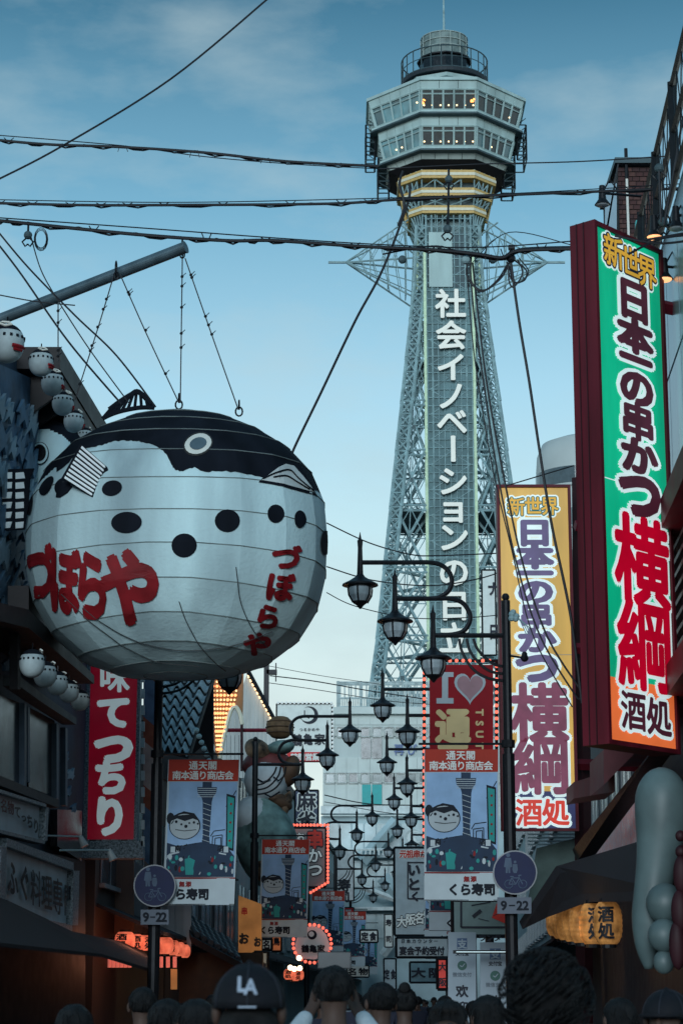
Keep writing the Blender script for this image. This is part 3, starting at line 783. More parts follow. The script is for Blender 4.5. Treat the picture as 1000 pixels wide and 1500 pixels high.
for pts, Y, r, lb in wl:
    mb = MB(); mb.tube(catmull([P(x, y, Y) for x, y in pts], 8), r, cabm, 6); mb.build('wire', label=lb, cat='wire')
for i, (pts, r, lb) in enumerate((([(688, 385), (694, 460), (708, 560), (728, 690), (755, 820), (790, 930), (842, 1018), (850, 1020)], .011, 'leftmost of three wires falling across the yellow sign'),
                   ([(692, 385), (700, 460), (714, 570), (738, 700), (764, 820), (800, 930), (848, 1008)], .012, 'middle of three wires falling across the yellow sign'),
                   ([(683, 385), (690, 480), (700, 560), (722, 690), (748, 800), (780, 930), (838, 1036)], .008, 'thinnest of three wires falling across the yellow sign'))):
    mb = MB(); mb.tube(catmull([P(x, y, 25.0 + i * .05) for x, y in pts], 8), r, cabm, 6); mb.build('wire', label=lb, cat='wire')
# cable junction right of the tower
mb = MB(); YJ = 24.9
for pts, r in (([(640, 366), (690, 372), (735, 378), (765, 366), (850, 363)], .03), ([(688, 372), (683, 400), (695, 420), (712, 424), (735, 405), (745, 385)], .012), ([(690, 375), (690, 410), (705, 427), (728, 410), (742, 388)], .010),
               ([(745, 383), (745, 410), (752, 420), (765, 400), (758, 380)], .010), ([(752, 380), (770, 395), (768, 410), (752, 412), (746, 390)], .010), ([(742, 383), (748, 408), (760, 414), (774, 398), (760, 378)], .008),
               ([(560, 372), (640, 360), (690, 378)], .010)):
    mb.tube(catmull([P(x, y, YJ) for x, y in pts], 8), r, cabm, 6)
mb.ball(P(748, 378, YJ), .06, cabm, 8, 6); mb.box(P(749, 362, YJ), (.08, .06, .05), iron); mb.ball(P(682, 380, YJ), .06, steel, 8, 6); mb.bar(P(749, 362, YJ), P(749, 378, YJ), .02, iron)
mb.build('cable_junction', label='tangle of cable loops where the thick lines meet right of the tower', cat='cable junction')
def insulator(x, y, Y, s, label):
    t = thing('insulator', P(x, y, Y), label, 'insulator')
    mb = MB(); c = P(x, y, Y); mb.ball(c, .055 * s, steel_d, 10, 6); mb.build('ball', t)
    mb = MB()
    for q in (-1, 1): mb.tube([c + Vector((q * .02 * s, 0, -.04 * s)), c + Vector((q * .07 * s, 0, -.09 * s)), c + Vector((q * .03 * s, 0, -.15 * s)), c + Vector((0, 0, -.12 * s))], .012 * s, iron, 5)
    mb.bar(c, c + Vector((0, 0, .14 * s)), .02 * s, iron); mb.build('clamp', t)
insulator(655, 335, 24.6, 1, 'ball insulator with iron clamp below the lowest coloured band')
insulator(657, 262, 24.6, .9, 'ball insulator hanging before the highest coloured band')
insulator(41, 344, 25.3, 1, 'dark ball insulator with wire coils at the upper left')
mb = MB(); mb.bar(P(657, 248, 24.6), P(656, 335, 24.6), .02, cabm); mb.build('tie_rod', label='vertical tie rod between two ball insulators', cat='rod')
mb = MB()
for k in range(3): mb.tube([P(60 + math.cos(t) * (8 + k), 350 + math.sin(t) * (13 + k * 2), 25.3) for t in np.linspace(0, 6.28, 16)[:-1]], .006, cabm, 4, closed=True)
mb.build('wire_coil', label='loose coil of thin wire beside the upper left insulator', cat='wire coil')
# ------------------------------------------------------------------ signs with backlit faces
green = M('sign_green', hexc('08ad80'), .25, var=.38, scale=1.6, emit=.55, spec=.5, streak=True)
orange = M('sign_orange', hexc('dc6a38'), .25, var=.15, scale=2, emit=.6, spec=.5)
halo = M('sign_white', hexc('c9dcdc'), .3, var=.1, scale=2, emit=.6)
plum = M('sign_plum', hexc('542636'), .35, var=.3, scale=2, emit=.28)
crim = M('sign_crimson', hexc('bd0428'), .35, var=.2, scale=2, emit=.45)
gold = M('sign_gold', hexc('d9a63a'), .4, var=.15, emit=.4)
maroon = M('maroon_steel', (.13, .009, .020), .55, .0, var=.5, scale=3, streak=True, bump=.1)
maroon_d = M('maroon_dark', (.030, .006, .010), .6, var=.3)
navy = M('navy_outline', (.02, .03, .07), .5)
yellow = M('sign_yellow', hexc('dcae58'), .35, var=.28, scale=1.6, emit=.30, streak=True)
purp = M('sign_purple', hexc('665a80'), .45, var=.2, emit=.30)
mauve = M('sign_mauve', hexc('8a4a62'), .45, var=.25, emit=.30)
blue = M('sign_blue', hexc('3a4170'), .4, var=.2, emit=.22)
redl = M('sign_red', hexc('d33a2c'), .4, var=.1, emit=.45)
teal_o = M('sign_teal_outline', (.01, .20, .18), .4)
BK = {'横': .42, '綱': .36, '酒': .5, '処': .7, '新': .3, '世': .5, '界': .3, '串': .75, '日': .8}
def big_sign(root, fn, W_, H_, rows, base, foot, foot_y, faint, hal, top_o):
    mb = MB(); rect(mb, fn, 0, 0, W_, foot_y, base, 0, .02); mb.build('sign_face', root)
    mb = MB(); rect(mb, fn, 0, foot_y + .004, W_, H_, foot, 0, .02); mb.build('sign_foot_panel', root)
    mbh = MB()
    for ch, x, y, sx, sy, m, o_, b in rows:
        hb = b * BK.get(ch, 1) + (.040 if m is not gold else .03) / min(sx, sy) + (.03 if o_ else 0)
        glyph(mbh, fn, ch, x, y, sx, sy, hal, .003, hb * .5, step=.0002, n=6); glyph(mbh, fn, ch, x, y, sx, sy, hal, .0045, hb, step=.0002, n=14)
    mbh.build('white_outline', root)
    for ch, x, y, sx, sy, m, o_, b in rows:
        mb = MB()
        if o_: glyph(mb, fn, ch, x, y, sx, sy, o_, .0085, b * BK.get(ch, 1) + .055, step=.0002, n=12)
        glyph(mb, fn, ch, x, y, sx, sy, m, .012, b * BK.get(ch, 1), step=.0003, n=8); mb.build('character', root)
# green sign, set at 42 degrees
D0 = 22.0; c0 = P(865, 322, D0); cb = P(886, 1090, D0)
ang = R(42); ud = Vector((math.sin(ang), math.cos(ang), 0)); rr_ = ray(965, 362); k = rr_.x / rr_.y
WG = (k * D0 - c0.x) / (ud.x - k * ud.y); HG = c0.z - cb.z
rd = Vector((-math.cos(ang), math.sin(ang), 0)); rr_ = ray(834, 331); k = rr_.x / rr_.y; DG = (k * D0 - c0.x) / (rd.x - k * rd.y)
gs = thing('green_sign', Vector((c0.x, c0.y, cb.z)), 'tall backlit green sign box with maroon side and orange foot at right', 'sign')
mb = MB(); b0 = Vector((c0.x, c0.y, cb.z)); up = Vector((0, 0, HG))
mb.prism([b0, b0 + ud * WG, b0 + ud * WG + rd * DG, b0 + rd * DG], up, maroon); mb.build('sign_box', gs)
mb = MB(); nf = -rd
for a, b in ((b0, b0 + up), (b0 + ud * WG, b0 + ud * WG + up)): mb.prism([a + nf * .0, a + nf * .05, a + nf * .05 + ud * (.05 if a == b0 else -.05), a + ud * (.05 if a == b0 else -.05)], up, maroon)
for z in (-.0, HG - .05): mb.prism([b0 + ud * .051 + Vector((0, 0, z)), b0 + nf * .045 + ud * .051 + Vector((0, 0, z)), b0 + nf * .045 + ud * (WG - .051) + Vector((0, 0, z)), b0 + ud * (WG - .051) + Vector((0, 0, z))], (0, 0, .05), maroon)
mb.build('face_frame', gs)
mb = MB()
for t in (.33, .66): mb.prism([b0 + rd * DG * t - ud * .008, b0 + rd * (DG * t + .012) - ud * .008, b0 + rd * (DG * t + .012), b0 + rd * DG * t], up, maroon_d)
mb.build('side_seams', gs)
IN = .055; Wf, Hf = WG - 2 * IN, HG - 2 * IN
fn = QF(b0 + up + ud * IN - Vector((0, 0, IN)) + nf * .022, ud, (0, 0, -1))
yv = lambda py: (py - 349) / 742 * Hf                # rows read at the middle of the sign
cx = Wf * .56; s = Wf; q = Hf / 742
rows = [('新', Wf * .26, yv(376), s * .30, q * 47, gold, navy, .03), ('世', Wf * .53, yv(381), s * .28, q * 44, gold, navy, .03), ('界', Wf * .79, yv(385), s * .29, q * 47, gold, navy, .03),
        ('日', cx, yv(438), s * .52, q * 60, plum, None, .055), ('本', cx, yv(493), s * .52, q * 50, plum, None, .06), ('一', cx, yv(529), s * .48, q * 50, plum, None, .05), ('の', cx, yv(571), s * .52, q * 54, plum, None, .055),
        ('串', cx, yv(622), s * .50, q * 54, plum, None, .05), ('か', cx, yv(674), s * .54, q * 52, plum, None, .055), ('つ', cx, yv(729), s * .64, q * 76, plum, None, .06),
        ('横', cx, yv(826), s * .80, q * 124, crim, None, .055), ('綱', cx, yv(947), s * .80, q * 124, crim, None, .055),
        ('酒', Wf * .35, yv(1045), s * .36, q * 52, plum, None, .035), ('処', Wf * .74, yv(1048), s * .36, q * 50, plum, None, .035)]
big_sign(gs, fn, Wf, Hf, rows, green, orange, yv(1004), None, halo, navy)
mb = MB(); rect(mb, fn, 0, Hf * .502, Wf, Hf * .504, halo, .003); mb.build('face_joint', gs)
# yellow sign
YY = 32.0; c0 = P(727, 712, YY); c1 = P(845, 1222, YY)
W_ = P(835, 712, YY).x - c0.x; H_ = c0.z - P(735, 1216, YY).z
ys = thing('yellow_sign', Vector((c0.x, YY, c0.z - H_)), 'tall backlit yellow sign with purple lettering and blue foot', 'sign')
mb = MB(); mb.box((c0.x + W_ / 2, YY + .17, c0.z - H_ / 2), (W_, .3, H_), maroon); mb.build('sign_box', ys)
mb = MB()
for x in (c0.x + .02, c0.x + W_ - .02): mb.box((x, YY + .0, c0.z - H_ / 2), (.04, .06, H_ + .04), maroon)
for z in (c0.z, c0.z - H_): mb.box((c0.x + W_ / 2, YY + .0, z), (W_ - .082, .06, .04), maroon)
mb.build('face_frame', ys)
Wf, Hf = W_ - .09, H_ - .05
fn = QF((c0.x + .045, YY + .01, c0.z - .025), (1, 0, 0), (0, 0, -1))
yv = lambda py: (py - 712) / 504 * Hf; cx = Wf * .50; s = Wf; q = Hf / 504
rows = [('新', Wf * .24, yv(740), s * .25, q * 27, gold, teal_o, .03), ('世', Wf * .49, yv(739), s * .24, q * 26, gold, teal_o, .03), ('界', Wf * .73, yv(739), s * .25, q * 27, gold, teal_o, .03),
        ('日', cx, yv(779), s * .50, q * 40, purp, None, .055), ('本', cx, yv(815), s * .50, q * 36, purp, None, .06), ('一', cx, yv(841), s * .48, q * 36, purp, None, .05), ('の', cx, yv(868), s * .50, q * 36, purp, None, .055),
        ('串', cx, yv(904), s * .46, q * 38, purp, None, .05), ('か', cx, yv(941), s * .52, q * 36, purp, None, .055), ('つ', cx, yv(980), s * .60, q * 50, purp, None, .06),
        ('横', cx + .02, yv(1046), s * .78, q * 82, mauve, None, .06), ('綱', cx + .02, yv(1122), s * .78, q * 82, mauve, None, .055),
        ('酒', Wf * .34, yv(1192), s * .36, q * 38, redl, None, .035), ('処', Wf * .72, yv(1192), s * .36, q * 36, redl, None, .035)]
big_sign(ys, fn, Wf, Hf, rows, yellow, blue, yv(1163), None, halo, teal_o)
mb = MB(); rect(mb, fn, 0, Hf * .4985, Wf, Hf * .5005, M('joint_tape', (.55, .5, .4), .6), .003); mb.build('face_joint', ys)
# steel post and beams that carry both signs
mb = MB()
mb.bar(P(868, 345, 22.6) + Vector((.05, .2, 0)), P(868, 345, 22.6).xy.to_3d() + Vector((.05, .2, cb.z + .05)), .2, maroon_d)
for py in (430, 760, 1010): a = P(880, py, 22.7); mb.bar(a, a + Vector((1.5, .9, 0)), .12, maroon)
mb.build('sign_post', label='dark maroon steel post with brackets behind the green sign', cat='post')
mb = MB(); mb.bar(P(849, 700, 32.6), P(856, 1500, 32.6), .18, maroon_d)
for py in (770, 950, 1120): a = P(842, py, 32.3); mb.bar(a, a + Vector((1.2, .3, 0)), .12, maroon)
mb.build('sign_post', label='maroon steel post with brackets right of the yellow sign', cat='post')
# red heart banner framed by bulbs
bulb_on = M('red_bulb_glow', (1, .16, .10), .4, var=0, emit=1.1)
bulb_w = M('warm_bulb_glow', (1, .62, .30), .4, var=0, emit=1.5)
def bulbs(root, pts, Y, r=.03, m=None):
    me = None
    for x, y in pts:
        p = P(x, y, Y)
        if me is None:
            mb = MB(); mb.ball(p, r, m or bulb_on, 7, 5); o = mb.build('bulb', root); o.data.transform(Matrix.Translation(-(p - root_loc(root)))); o.location = p - root_loc(root); me = o
        else:
            c = me.copy(); COL.objects.link(c); c.location = p - root_loc(root)
clothred = M('banner_red', hexc('7d1620'), .8, var=.25, scale=1.5, bump=.2, emit=.12)
clothw = M('banner_white', (.42, .50, .54), .8, var=.08, scale=2)
creamt = M('print_cream', hexc('cbb98a'), .7, var=.1, emit=.05)
pinkh = M('print_pink', hexc('a08088'), .7, var=.15)
YH = 34.0; fh = PF(YH)
hs = thing('heart_sign', P(674, 1240, YH), 'red cloth sign with white heart ringed by red bulbs', 'sign')
mb = MB(); rect(mb, fh, 629, 974, 722, 1238, clothred, 0, .03); mb.build('cloth', hs)
mb = MB()
for x in (621, 727): mb.bar(P(x, 966, YH), P(x, 1240, YH), .035, iron)
mb.bar(P(621, 968, YH), P(727, 968, YH), .035, iron); mb.build('frame', hs)
mb = MB()
for (x0, y0, x1, y1) in ((639, 985, 664, 992), (647, 992, 656, 1023), (639, 1023, 664, 1031)): rect(mb, fh, x0, y0, x1, y1, clothw, .012)
mb.build('letter', hs)
def heart(cx, cy, w_, h_): return [(cx + w_ * 16 * math.sin(t) ** 3 / 32, cy - h_ * (13 * math.cos(t) - 5 * math.cos(2 * t) - 2 * math.cos(3 * t) - math.cos(4 * t)) / 30) for t in np.linspace(0, 6.283, 33)[:-1]]
mb = MB(); shape(mb, fh, heart(688, 1006, 46, 48), clothw, .012); shape(mb, fh, heart(688, 1006, 38, 39), pinkh, .018); mb.build('heart', hs)
for ch, x, y, sx, sy, rot in (('通', 663, 1062, 48, 48, 0), ('天', 663, 1110, 46, 46, 0), ('T', 702, 1044, 14, 14, -math.pi / 2), ('S', 702, 1060, 14, 14, -math.pi / 2), ('U', 702, 1076, 14, 14, -math.pi / 2), ('T', 702, 1093, 14, 14, -math.pi / 2), ('E', 702, 1109, 14, 14, -math.pi / 2)):
    mb = MB(); glyph(mb, fh, ch, x, y, sx, sy, creamt, .012, .04, rot=rot); mb.build('letter', hs)
bulbs(hs, [(621, y) for y in np.arange(976, 1236, 9.6)] + [(727, y) for y in np.arange(976, 1236, 9.6)] + [(x, 968) for x in np.arange(630, 722, 9.6)], YH - .04, .03)

# ------------------------------------------------------------------ street lamps
lampglass = M('frosted_glass', (.34, .42, .46), .35, var=.3, scale=8, spec=.6)
def lamp_post(sx, label):
    Y = 28.8; X0 = P(745, 1150, Y).x
    root = thing('street_lamp', (X0, Y, .1), label, 'street lamp', 'black three-armed street lamps lining the shopping street')
    def q(px, py):
        p = P(px, py, Y); return Vector((X0 + sx * (p.x - X0 - (P(745, py, Y).x - X0)) , Y, p.z))
    mb = MB(); zt_ = q(745, 880).z
    mb.tube([Vector((X0, Y, .1)), Vector((X0, Y, 2.6)), Vector((X0, Y, q(745, 1105).z))], .085, iron, 12)
    mb.tube([Vector((X0, Y, q(745, 1105).z)), Vector((X0, Y, zt_))], .062, iron, 12)
    mb.lathe([(.14, 0), (.14, .5), (.10, .6)], (X0, Y, .1), iron, 12); mb.build('pole', root, smooth=False)
    mb = MB(); mb.ball((X0, Y, zt_ + .05), .055, iron, 10, 6); mb.build('pole_ball', root)
    arcs = [[(533, 824), (600, 824), (636, 824), (652, 828), (663, 838), (667, 851), (663, 864), (652, 873), (636, 877), (583, 877)],
            [(583, 877), (640, 877), (664, 877), (680, 882), (689, 892), (693, 904), (689, 917), (680, 926), (664, 930), (638, 931)],
            [(638, 931), (690, 931), (745, 931)]]
    for a in arcs:
        mb = MB(); mb.tube(catmull([q(x, y) for x, y in a], 4), .033, iron, 8); mb.build('arm', root)
    for a in ([(676, 936), (680, 955), (695, 980), (718, 994), (745, 998)], [(687, 936), (692, 955), (706, 973), (722, 984), (745, 988)], [(697, 936), (702, 950), (714, 964), (728, 974), (745, 977)]):
        mb = MB(); mb.tube(catmull([q(x, y) for x, y in a], 4), .020, iron, 6); mb.build('brace', root)
    for x, y in ((533, 824), (583, 877), (638, 931)):
        c = q(x, y); u = .0093
        h = MB(); h.tube([c + Vector((0, 0, 46 * u)), c + Vector((0, 0, 36 * u)), c + Vector((0, 0, 33 * u)), c + Vector((0, 0, 22 * u)), c + Vector((0, 0, 0)), c + Vector((0, 0, -20 * u))], [.004, .02, .04, .032, .038, .045], iron, 10)
        h.lathe([(.045, -18 * u), (.07, -22 * u), (.155, -28 * u), (.245, -33 * u), (.25, -35 * u), (.17, -36 * u)], c, iron, 24)
        cap_ = h.build('lamp_shade', root)
        g = MB(); g.lathe([(.155, -36 * u), (.165, -40 * u), (.155, -50 * u), (.10, -60 * u)], c, lampglass, 12); g.build('glass', cap_.parent)
        g = MB()
        for k in range(6):
            a = math.pi * k / 3 + .3; v = Vector((math.cos(a), math.sin(a), 0))
            g.tube([c + v * .165 + Vector((0, 0, -36 * u)), c + v * .175 + Vector((0, 0, -41 * u)), c + v * .165 + Vector((0, 0, -50 * u)), c + v * .105 + Vector((0, 0, -61 * u))], .011, iron, 4)
        g.lathe([(.115, -59 * u), (.10, -61 * u), (.05, -65 * u), (.012, -70 * u)], c, iron, 12); g.lathe([(.175, -36.5 * u), (.175, -37.8 * u)], c, iron, 16)
        g.build('lamp_cage', root)
    mb = MB()
    for a in ((614, 1090), ): mb.tube([q(745, 1090), q(a[0], a[1])], .016, iron, 6)
    mb.build('banner_rail', root); mb = MB(); mb.tube([q(745, 1282), q(618, 1282)], .014, iron, 6); mb.build('banner_rail', root)
    for y in (1090, 1282, 1300): mb = MB(); mb.tube([Vector((X0, Y, q(745, y).z - .05)), Vector((X0, Y, q(745, y).z + .05))], .095, iron, 10); mb.build('clamp_collar', root)
    return root
protoR = lamp_post(1, 'black three-armed lamp post in front of the yellow sign')
protoL = lamp_post(-1, 'black three-armed lamp post under the fish lantern')
def post_at(proto, px, Y, label):
    r = dup(proto, (P(px, 1200, Y).x, Y, .1), 0, label); return r
protoL.location = (P(229, 1200, 30).x, 30, .1)
ordn = ['second', 'third', 'fourth', 'fifth', 'sixth', 'seventh']
for i, (px, Y) in enumerate(((373, 45), (450, 66), (491, 81), (513, 95), (530, 118), (540, 145))):
    post_at(protoL, px, Y, '%s black lamp post from the front in the left row' % ordn[i])
for i, (px, Y) in enumerate(((714, 41), (690, 51), (681, 60.5), (670, 71), (664, 84), (652, 110), (648, 140))):
    post_at(protoR, px, Y, '%s black lamp post from the front in the right row' % (ordn + ['eighth'])[i])
# rig on the right pole
mb = MB(); c = P(753, 900, 28.6)
for k in range(5): mb.ball(c + Vector((random.uniform(-.06, .08), 0, random.uniform(-.07, .05))), .045, steel, 6, 4)
for k in range(4): mb.tube([c, c + Vector((.08 + .04 * k, -.02, -.10 - .03 * k)), c + Vector((.16 + .03 * k, 0, -.28))], .006, steel, 4)
mb.build('cable_clamp', label='pale cable clamp with loose wire ends near the pole top', cat='clamp')
mb = MB(); c = P(768, 964, 28.6); mb.ball(c, .055, iron, 8, 6); mb.ball(c + Vector((0, 0, .05)), .04, iron, 8, 5); mb.bar(c, P(748, 961, 28.8), .02, iron)
mb.build('security_camera', label='small dark dome camera on the right lamp pole', cat='camera')

# ------------------------------------------------------------------ street banners
sky_p = M('print_sky_blue', hexc('8fb0d4'), .8, var=.2, scale=3, bump=.5, bscale=6); head_p = M('print_red', hexc('a8382c'), .8, var=.15, scale=1.5)
ink_p = M('print_dark', hexc('1c222c'), .8, var=.15); navy_p = M('print_navy', hexc('2f3f55'), .8, var=.2); teal_p = M('print_teal', hexc('2c8f8c'), .7, var=.15)
wht_p = M('print_white', hexc('b9c6cc'), .8, var=.08); wht2 = M('print_lettering_white', hexc('d8dedb'), .8, var=.05)
red_p = M('print_letter_red', hexc('8a2a2c'), .8); skin_p = M('print_pale_face', hexc('a9b5bb'), .8, var=.1)
def banner(side, label, detail=True):
    """printed cloth banner; picture units of the right-hand one (621..730 wide)"""
    Y = 28.7; x0, x1, y0, y1 = 621, 730, 1098, 1320; rc = P(745, 1200, Y)
    root = thing('street_banner', (rc.x, Y, P(700, y1, Y).z), label, 'banner', 'printed street banners hanging from the lamp posts')
    base = PF(Y)
    mir = lambda a: a if side > 0 else 745 + (745 - a)       # hung to the other side of the pole, print not mirrored
    sh = 0 if side > 0 else (mir(x1) - x0)
    fn = lambda a, b, off: base(a + sh, b, off + .009 * math.sin((a - 621) * .07 + b * .016))
    def grid(xa, ya, xb, yb, m, off, mb):
        nx = max(1, int((xb - xa) / 9)); ny = max(1, int((yb - ya) / 30))
        for i in range(nx):
            for j in range(ny):
                a0, a1 = xa + (xb - xa) * i / nx, xa + (xb - xa) * (i + 1) / nx; b0, b1 = ya + (yb - ya) * j / ny, ya + (yb - ya) * (j + 1) / ny
                rect(mb, fn, a0, b0, a1, b1, m, off)
    mb = MB(); grid(x0, y0, x1, y1, clothw, 0, mb); mb.build('cloth', root)
    mb = MB(); grid(x0 + 1, y0, x1 - 1, 1131, head_p, .006, mb); mb.build('header', root)
    for ch, x, y, s_ in [('通', 660, 1106.5, 13), ('天', 674.5, 1106.5, 13), ('閣', 689, 1106.5, 13)] + [(c_, 635 + 13.3 * i, 1121.5, 13) for i, c_ in enumerate('南本通り商店会')]:
        mb = MB(); glyph(mb, fn, ch, x, y, s_, s_, wht2, .010, .012); mb.build('character', root)
    mb = MB(); grid(x0 + 3, 1132, x1 - 2, 1277, sky_p, .004, mb)
    # printed tower
    shape(mb, fn, [(671, 1145), (694, 1145), (690, 1162), (688, 1215), (694, 1262), (672, 1262), (678, 1215), (676, 1162)], navy_p, .008)
    shape(mb, fn, [(667, 1140), (697, 1140), (696, 1149), (689, 1158), (676, 1158), (668, 1149)], navy_p, .011); rect(mb, fn, 675, 1132, 689, 1140, navy_p, .011)
    for k in range(5): line(mb, fn, [(668, 1142 + k * 3.2), (696, 1142 + k * 3.2)], .8, wht_p, .0135)
    for k in range(9): line(mb, fn, [(677, 1164 + k * 8), (689, 1168 + k * 8)], .7, wht_p, .0135)
    # round lantern face with dark cap and dots, printed
    disc(mb, fn, 650, 1199, 24, ink_p, .014, 28, 21); disc(mb, fn, 650, 1200, 22.5, skin_p, .0165, 28, 19)
    shape(mb, fn, [(629, 1192), (634, 1183), (648, 1177), (664, 1180), (673, 1192), (662, 1188), (650, 1192), (638, 1188)], ink_p, .0185)
    disc(mb, fn, 628, 1188, 6, ink_p, .016, 12, 9)
    for (a, b, r_) in ((637, 1193, 2.2), (664, 1194, 2), (645, 1197, 1.7), (670, 1196, 1.6), (652, 1200, 2.6), (657, 1195, 1.5)): disc(mb, fn, a, b, r_, ink_p, .0205, 10)
    line(mb, fn, [(636, 1205), (650, 1207), (668, 1205)], 1, ink_p, .0205)
    # printed buildings and signs, crowd
    shape(mb, fn, [(712, 1150), (726, 1154), (726, 1238), (714, 1234)], ink_p, .012); shape(mb, fn, [(714, 1154), (724, 1157), (724, 1234), (716, 1231)], teal_p, .0145)
    for k in range(5): disc(mb, fn, 719.5, 1166 + k * 14, 1.8, red_p, .017, 8)
    for pts in ([(690, 1215), (695, 1207), (712, 1205)], [(693, 1235), (693, 1215), (708, 1213), (708, 1240)], [(712, 1170), (727, 1145)], [(697, 1230), (697, 1218), (706, 1217), (706, 1230)]): line(mb, fn, pts, 1.3, ink_p, .012)
    shape(mb, fn, [(624, 1262), (624, 1225), (640, 1230), (675, 1224), (715, 1230), (727, 1245), (727, 1277), (624, 1277)], navy_p, .0125)
    rp = random.Random(11)
    for k in range(10): shape(mb, fn, [(630 + k * 9, 1231 - 4 * math.sin(k / 9 * 3.1)), (637 + k * 9, 1231 - 4 * math.sin(k / 9 * 3.1)), (637 + k * 9, 1240 - 4 * math.sin(k / 9 * 3.1)), (630 + k * 9, 1240 - 4 * math.sin(k / 9 * 3.1))], wht_p, .0145)
    if detail:
        for k, c_ in enumerate('南本通り商店街'[:6]): glyph(mb, fn, c_, 641 + k * 13, 1233 - 3 * math.sin(k / 5 * 3.1), 9, 9, ink_p, .016, .04, n=5)
    line(mb, fn, [(628, 1243), (650, 1238), (680, 1236), (715, 1243)], 2, wht_p, .0165)
    for k in range(46):
        a, b = rp.uniform(626, 726), rp.uniform(1246, 1273); m_ = rp.choice((ink_p, ink_p, wht_p, teal_p, red_p, skin_p, navy_p)); disc(mb, fn, a, b, rp.uniform(1.5, 4), m_, .018 + k * .0002, 8, rp.uniform(1.5, 5))
    shape(mb, fn, [(652, 1250), (660, 1248), (668, 1252), (666, 1274), (654, 1274)], teal_p, .029)
    mb.build('printed_picture', root)
    mb = MB(); grid(x0, 1279, x1, y1, wht_p, .010, mb); line(mb, fn, [(x0, 1279), (x1, 1279)], 2, red_p, .014); line(mb, fn, [(x0, 1319), (x1, 1319)], 1, ink_p, .014); mb.build('footer', root)
    ox = 0 if side > 0 else -34
    for ch, x, y, s_, m_ in [('無', 683 + ox, 1288, 8, red_p), ('添', 693 + ox, 1288, 8, red_p)] + [(c_, 664 + ox + 17.5 * i, 1303, 16.5, ink_p) for i, c_ in enumerate('くら寿司')]:
        mb = MB(); glyph(mb, fn, ch, x, y, s_, s_, m_, .016, .045); mb.build('character', root)
    return root
bR = banner(1, 'printed street banner below the red heart sign')
bL = banner(-1, 'printed street banner under the fish lantern, largest of the left row')
bL.location = (P(229, 1200, 30).x - .0, 29.95, bL.location.z)
for i, (px, Y) in enumerate(((373, 45), (450, 66), (491, 81), (518, 104))):
    dup(bL, (P(px, 1200, Y).x, Y - .05, bL.location.z), 0, '%s printed street banner from the front in the left row' % ordn[i])
for i, (px, Y) in enumerate(((714, 41), (690, 51))):
    dup(bR, (P(px, 1200, Y).x, Y - .05, bR.location.z), 0, '%s printed street banner from the front in the right row' % ordn[i])

# ------------------------------------------------------------------ round traffic signs
slate = M('sign_slate_blue', hexc('2a3050'), .7, var=.15); sedge = M('sign_edge_grey', (.28, .30, .33), .5); spict = M('sign_pictogram', hexc('55667c'), .7)
plate = M('plate_grey', hexc('646d7b'), .6, var=.1)
def round_sign(cx, cy, r, Y, label, pl, lab2):
    t = thing('round_sign', P(cx, cy + r, Y), label, 'traffic sign', 'round pedestrian and bicycle signs'); f = PF(Y)
    mb = MB(); disc(mb, f, cx, cy, r, sedge, 0, 36, th=.02); mb.build('rim', t)
    mb = MB(); disc(mb, f, cx, cy, r * .94, slate, .006, 36); mb.build('face', t)
    k = r / 32; g = lambda x, y: (cx + x * k, cy + y * k)
    mb = MB()
    disc(mb, f, *g(-10, -25), 3 * k, spict, .010, 12); shape(mb, f, [g(-14, -21), g(-6, -21), g(-4, -8), g(-7, -7), g(-7, 1), g(-9.5, 1), g(-10, -6), g(-11, 1), g(-13.5, 1), g(-13.5, -7), g(-16, -8)], spict, .010)
    disc(mb, f, *g(0, -15), 2 * k, spict, .010, 10); shape(mb, f, [g(-3, -12), g(3, -12), g(4, -4), g(2, 1), g(-2, 1), g(-4, -4)], spict, .010); mb.build('walkers', t)
    mb = MB()
    for x in (-9, 11): mb.tube([f(*g(x + 6 * math.cos(a), 17 + 6 * math.sin(a)), .012) for a in np.linspace(0, 6.28, 17)[:-1]], .006, spict, 4, closed=True)
    for pts in ([(-9, 17), (-5, 8), (6, 8), (11, 17)], [(6, 8), (1, 17), (-5, 8)], [(1, 17), (-9, 17)], [(6, 8), (5, 4), (9, 4)], [(-7, 6), (-2, 6)]): line(mb, f, [g(*p) for p in pts], 1.2 * k, spict, .010)
    mb.build('bicycle', t)
    x0, y0, x1, y1 = pl
    p = thing('time_plate', P((x0 + x1) / 2, y1, Y), lab2, 'sign plate', 'grey opening hour plates'); mb = MB(); rect(mb, f, x0, y0, x1, y1, plate, 0, .015); mb.build('plate', p)
    w_ = x1 - x0
    for i, ch in enumerate('9-22'):
        if ch == '-': mb = MB(); rect(mb, f, x0 + w_ * .34, (y0 + y1) / 2 - 1, x0 + w_ * .52, (y0 + y1) / 2 + 1, ink_p, .006); mb.build('dash', p); continue
        mb = MB(); glyph(mb, f, ch, x0 + w_ * (.19, 0, .65, .83)[i], (y0 + y1) / 2, 17, 17, ink_p, .006, .03); mb.build('digit', p)
round_sign(754, 1278.5, 32.5, 28.6, 'round blue pedestrian and bicycle sign on the right lamp pole', (728, 1315, 778, 1339), 'small grey plate reading 9-22 on the right lamp pole')
round_sign(226.5, 1298, 31, 29.8, 'round blue pedestrian and bicycle sign on the left lamp pole', (206, 1333, 247, 1355), 'small grey plate reading 9-22 on the left lamp pole')
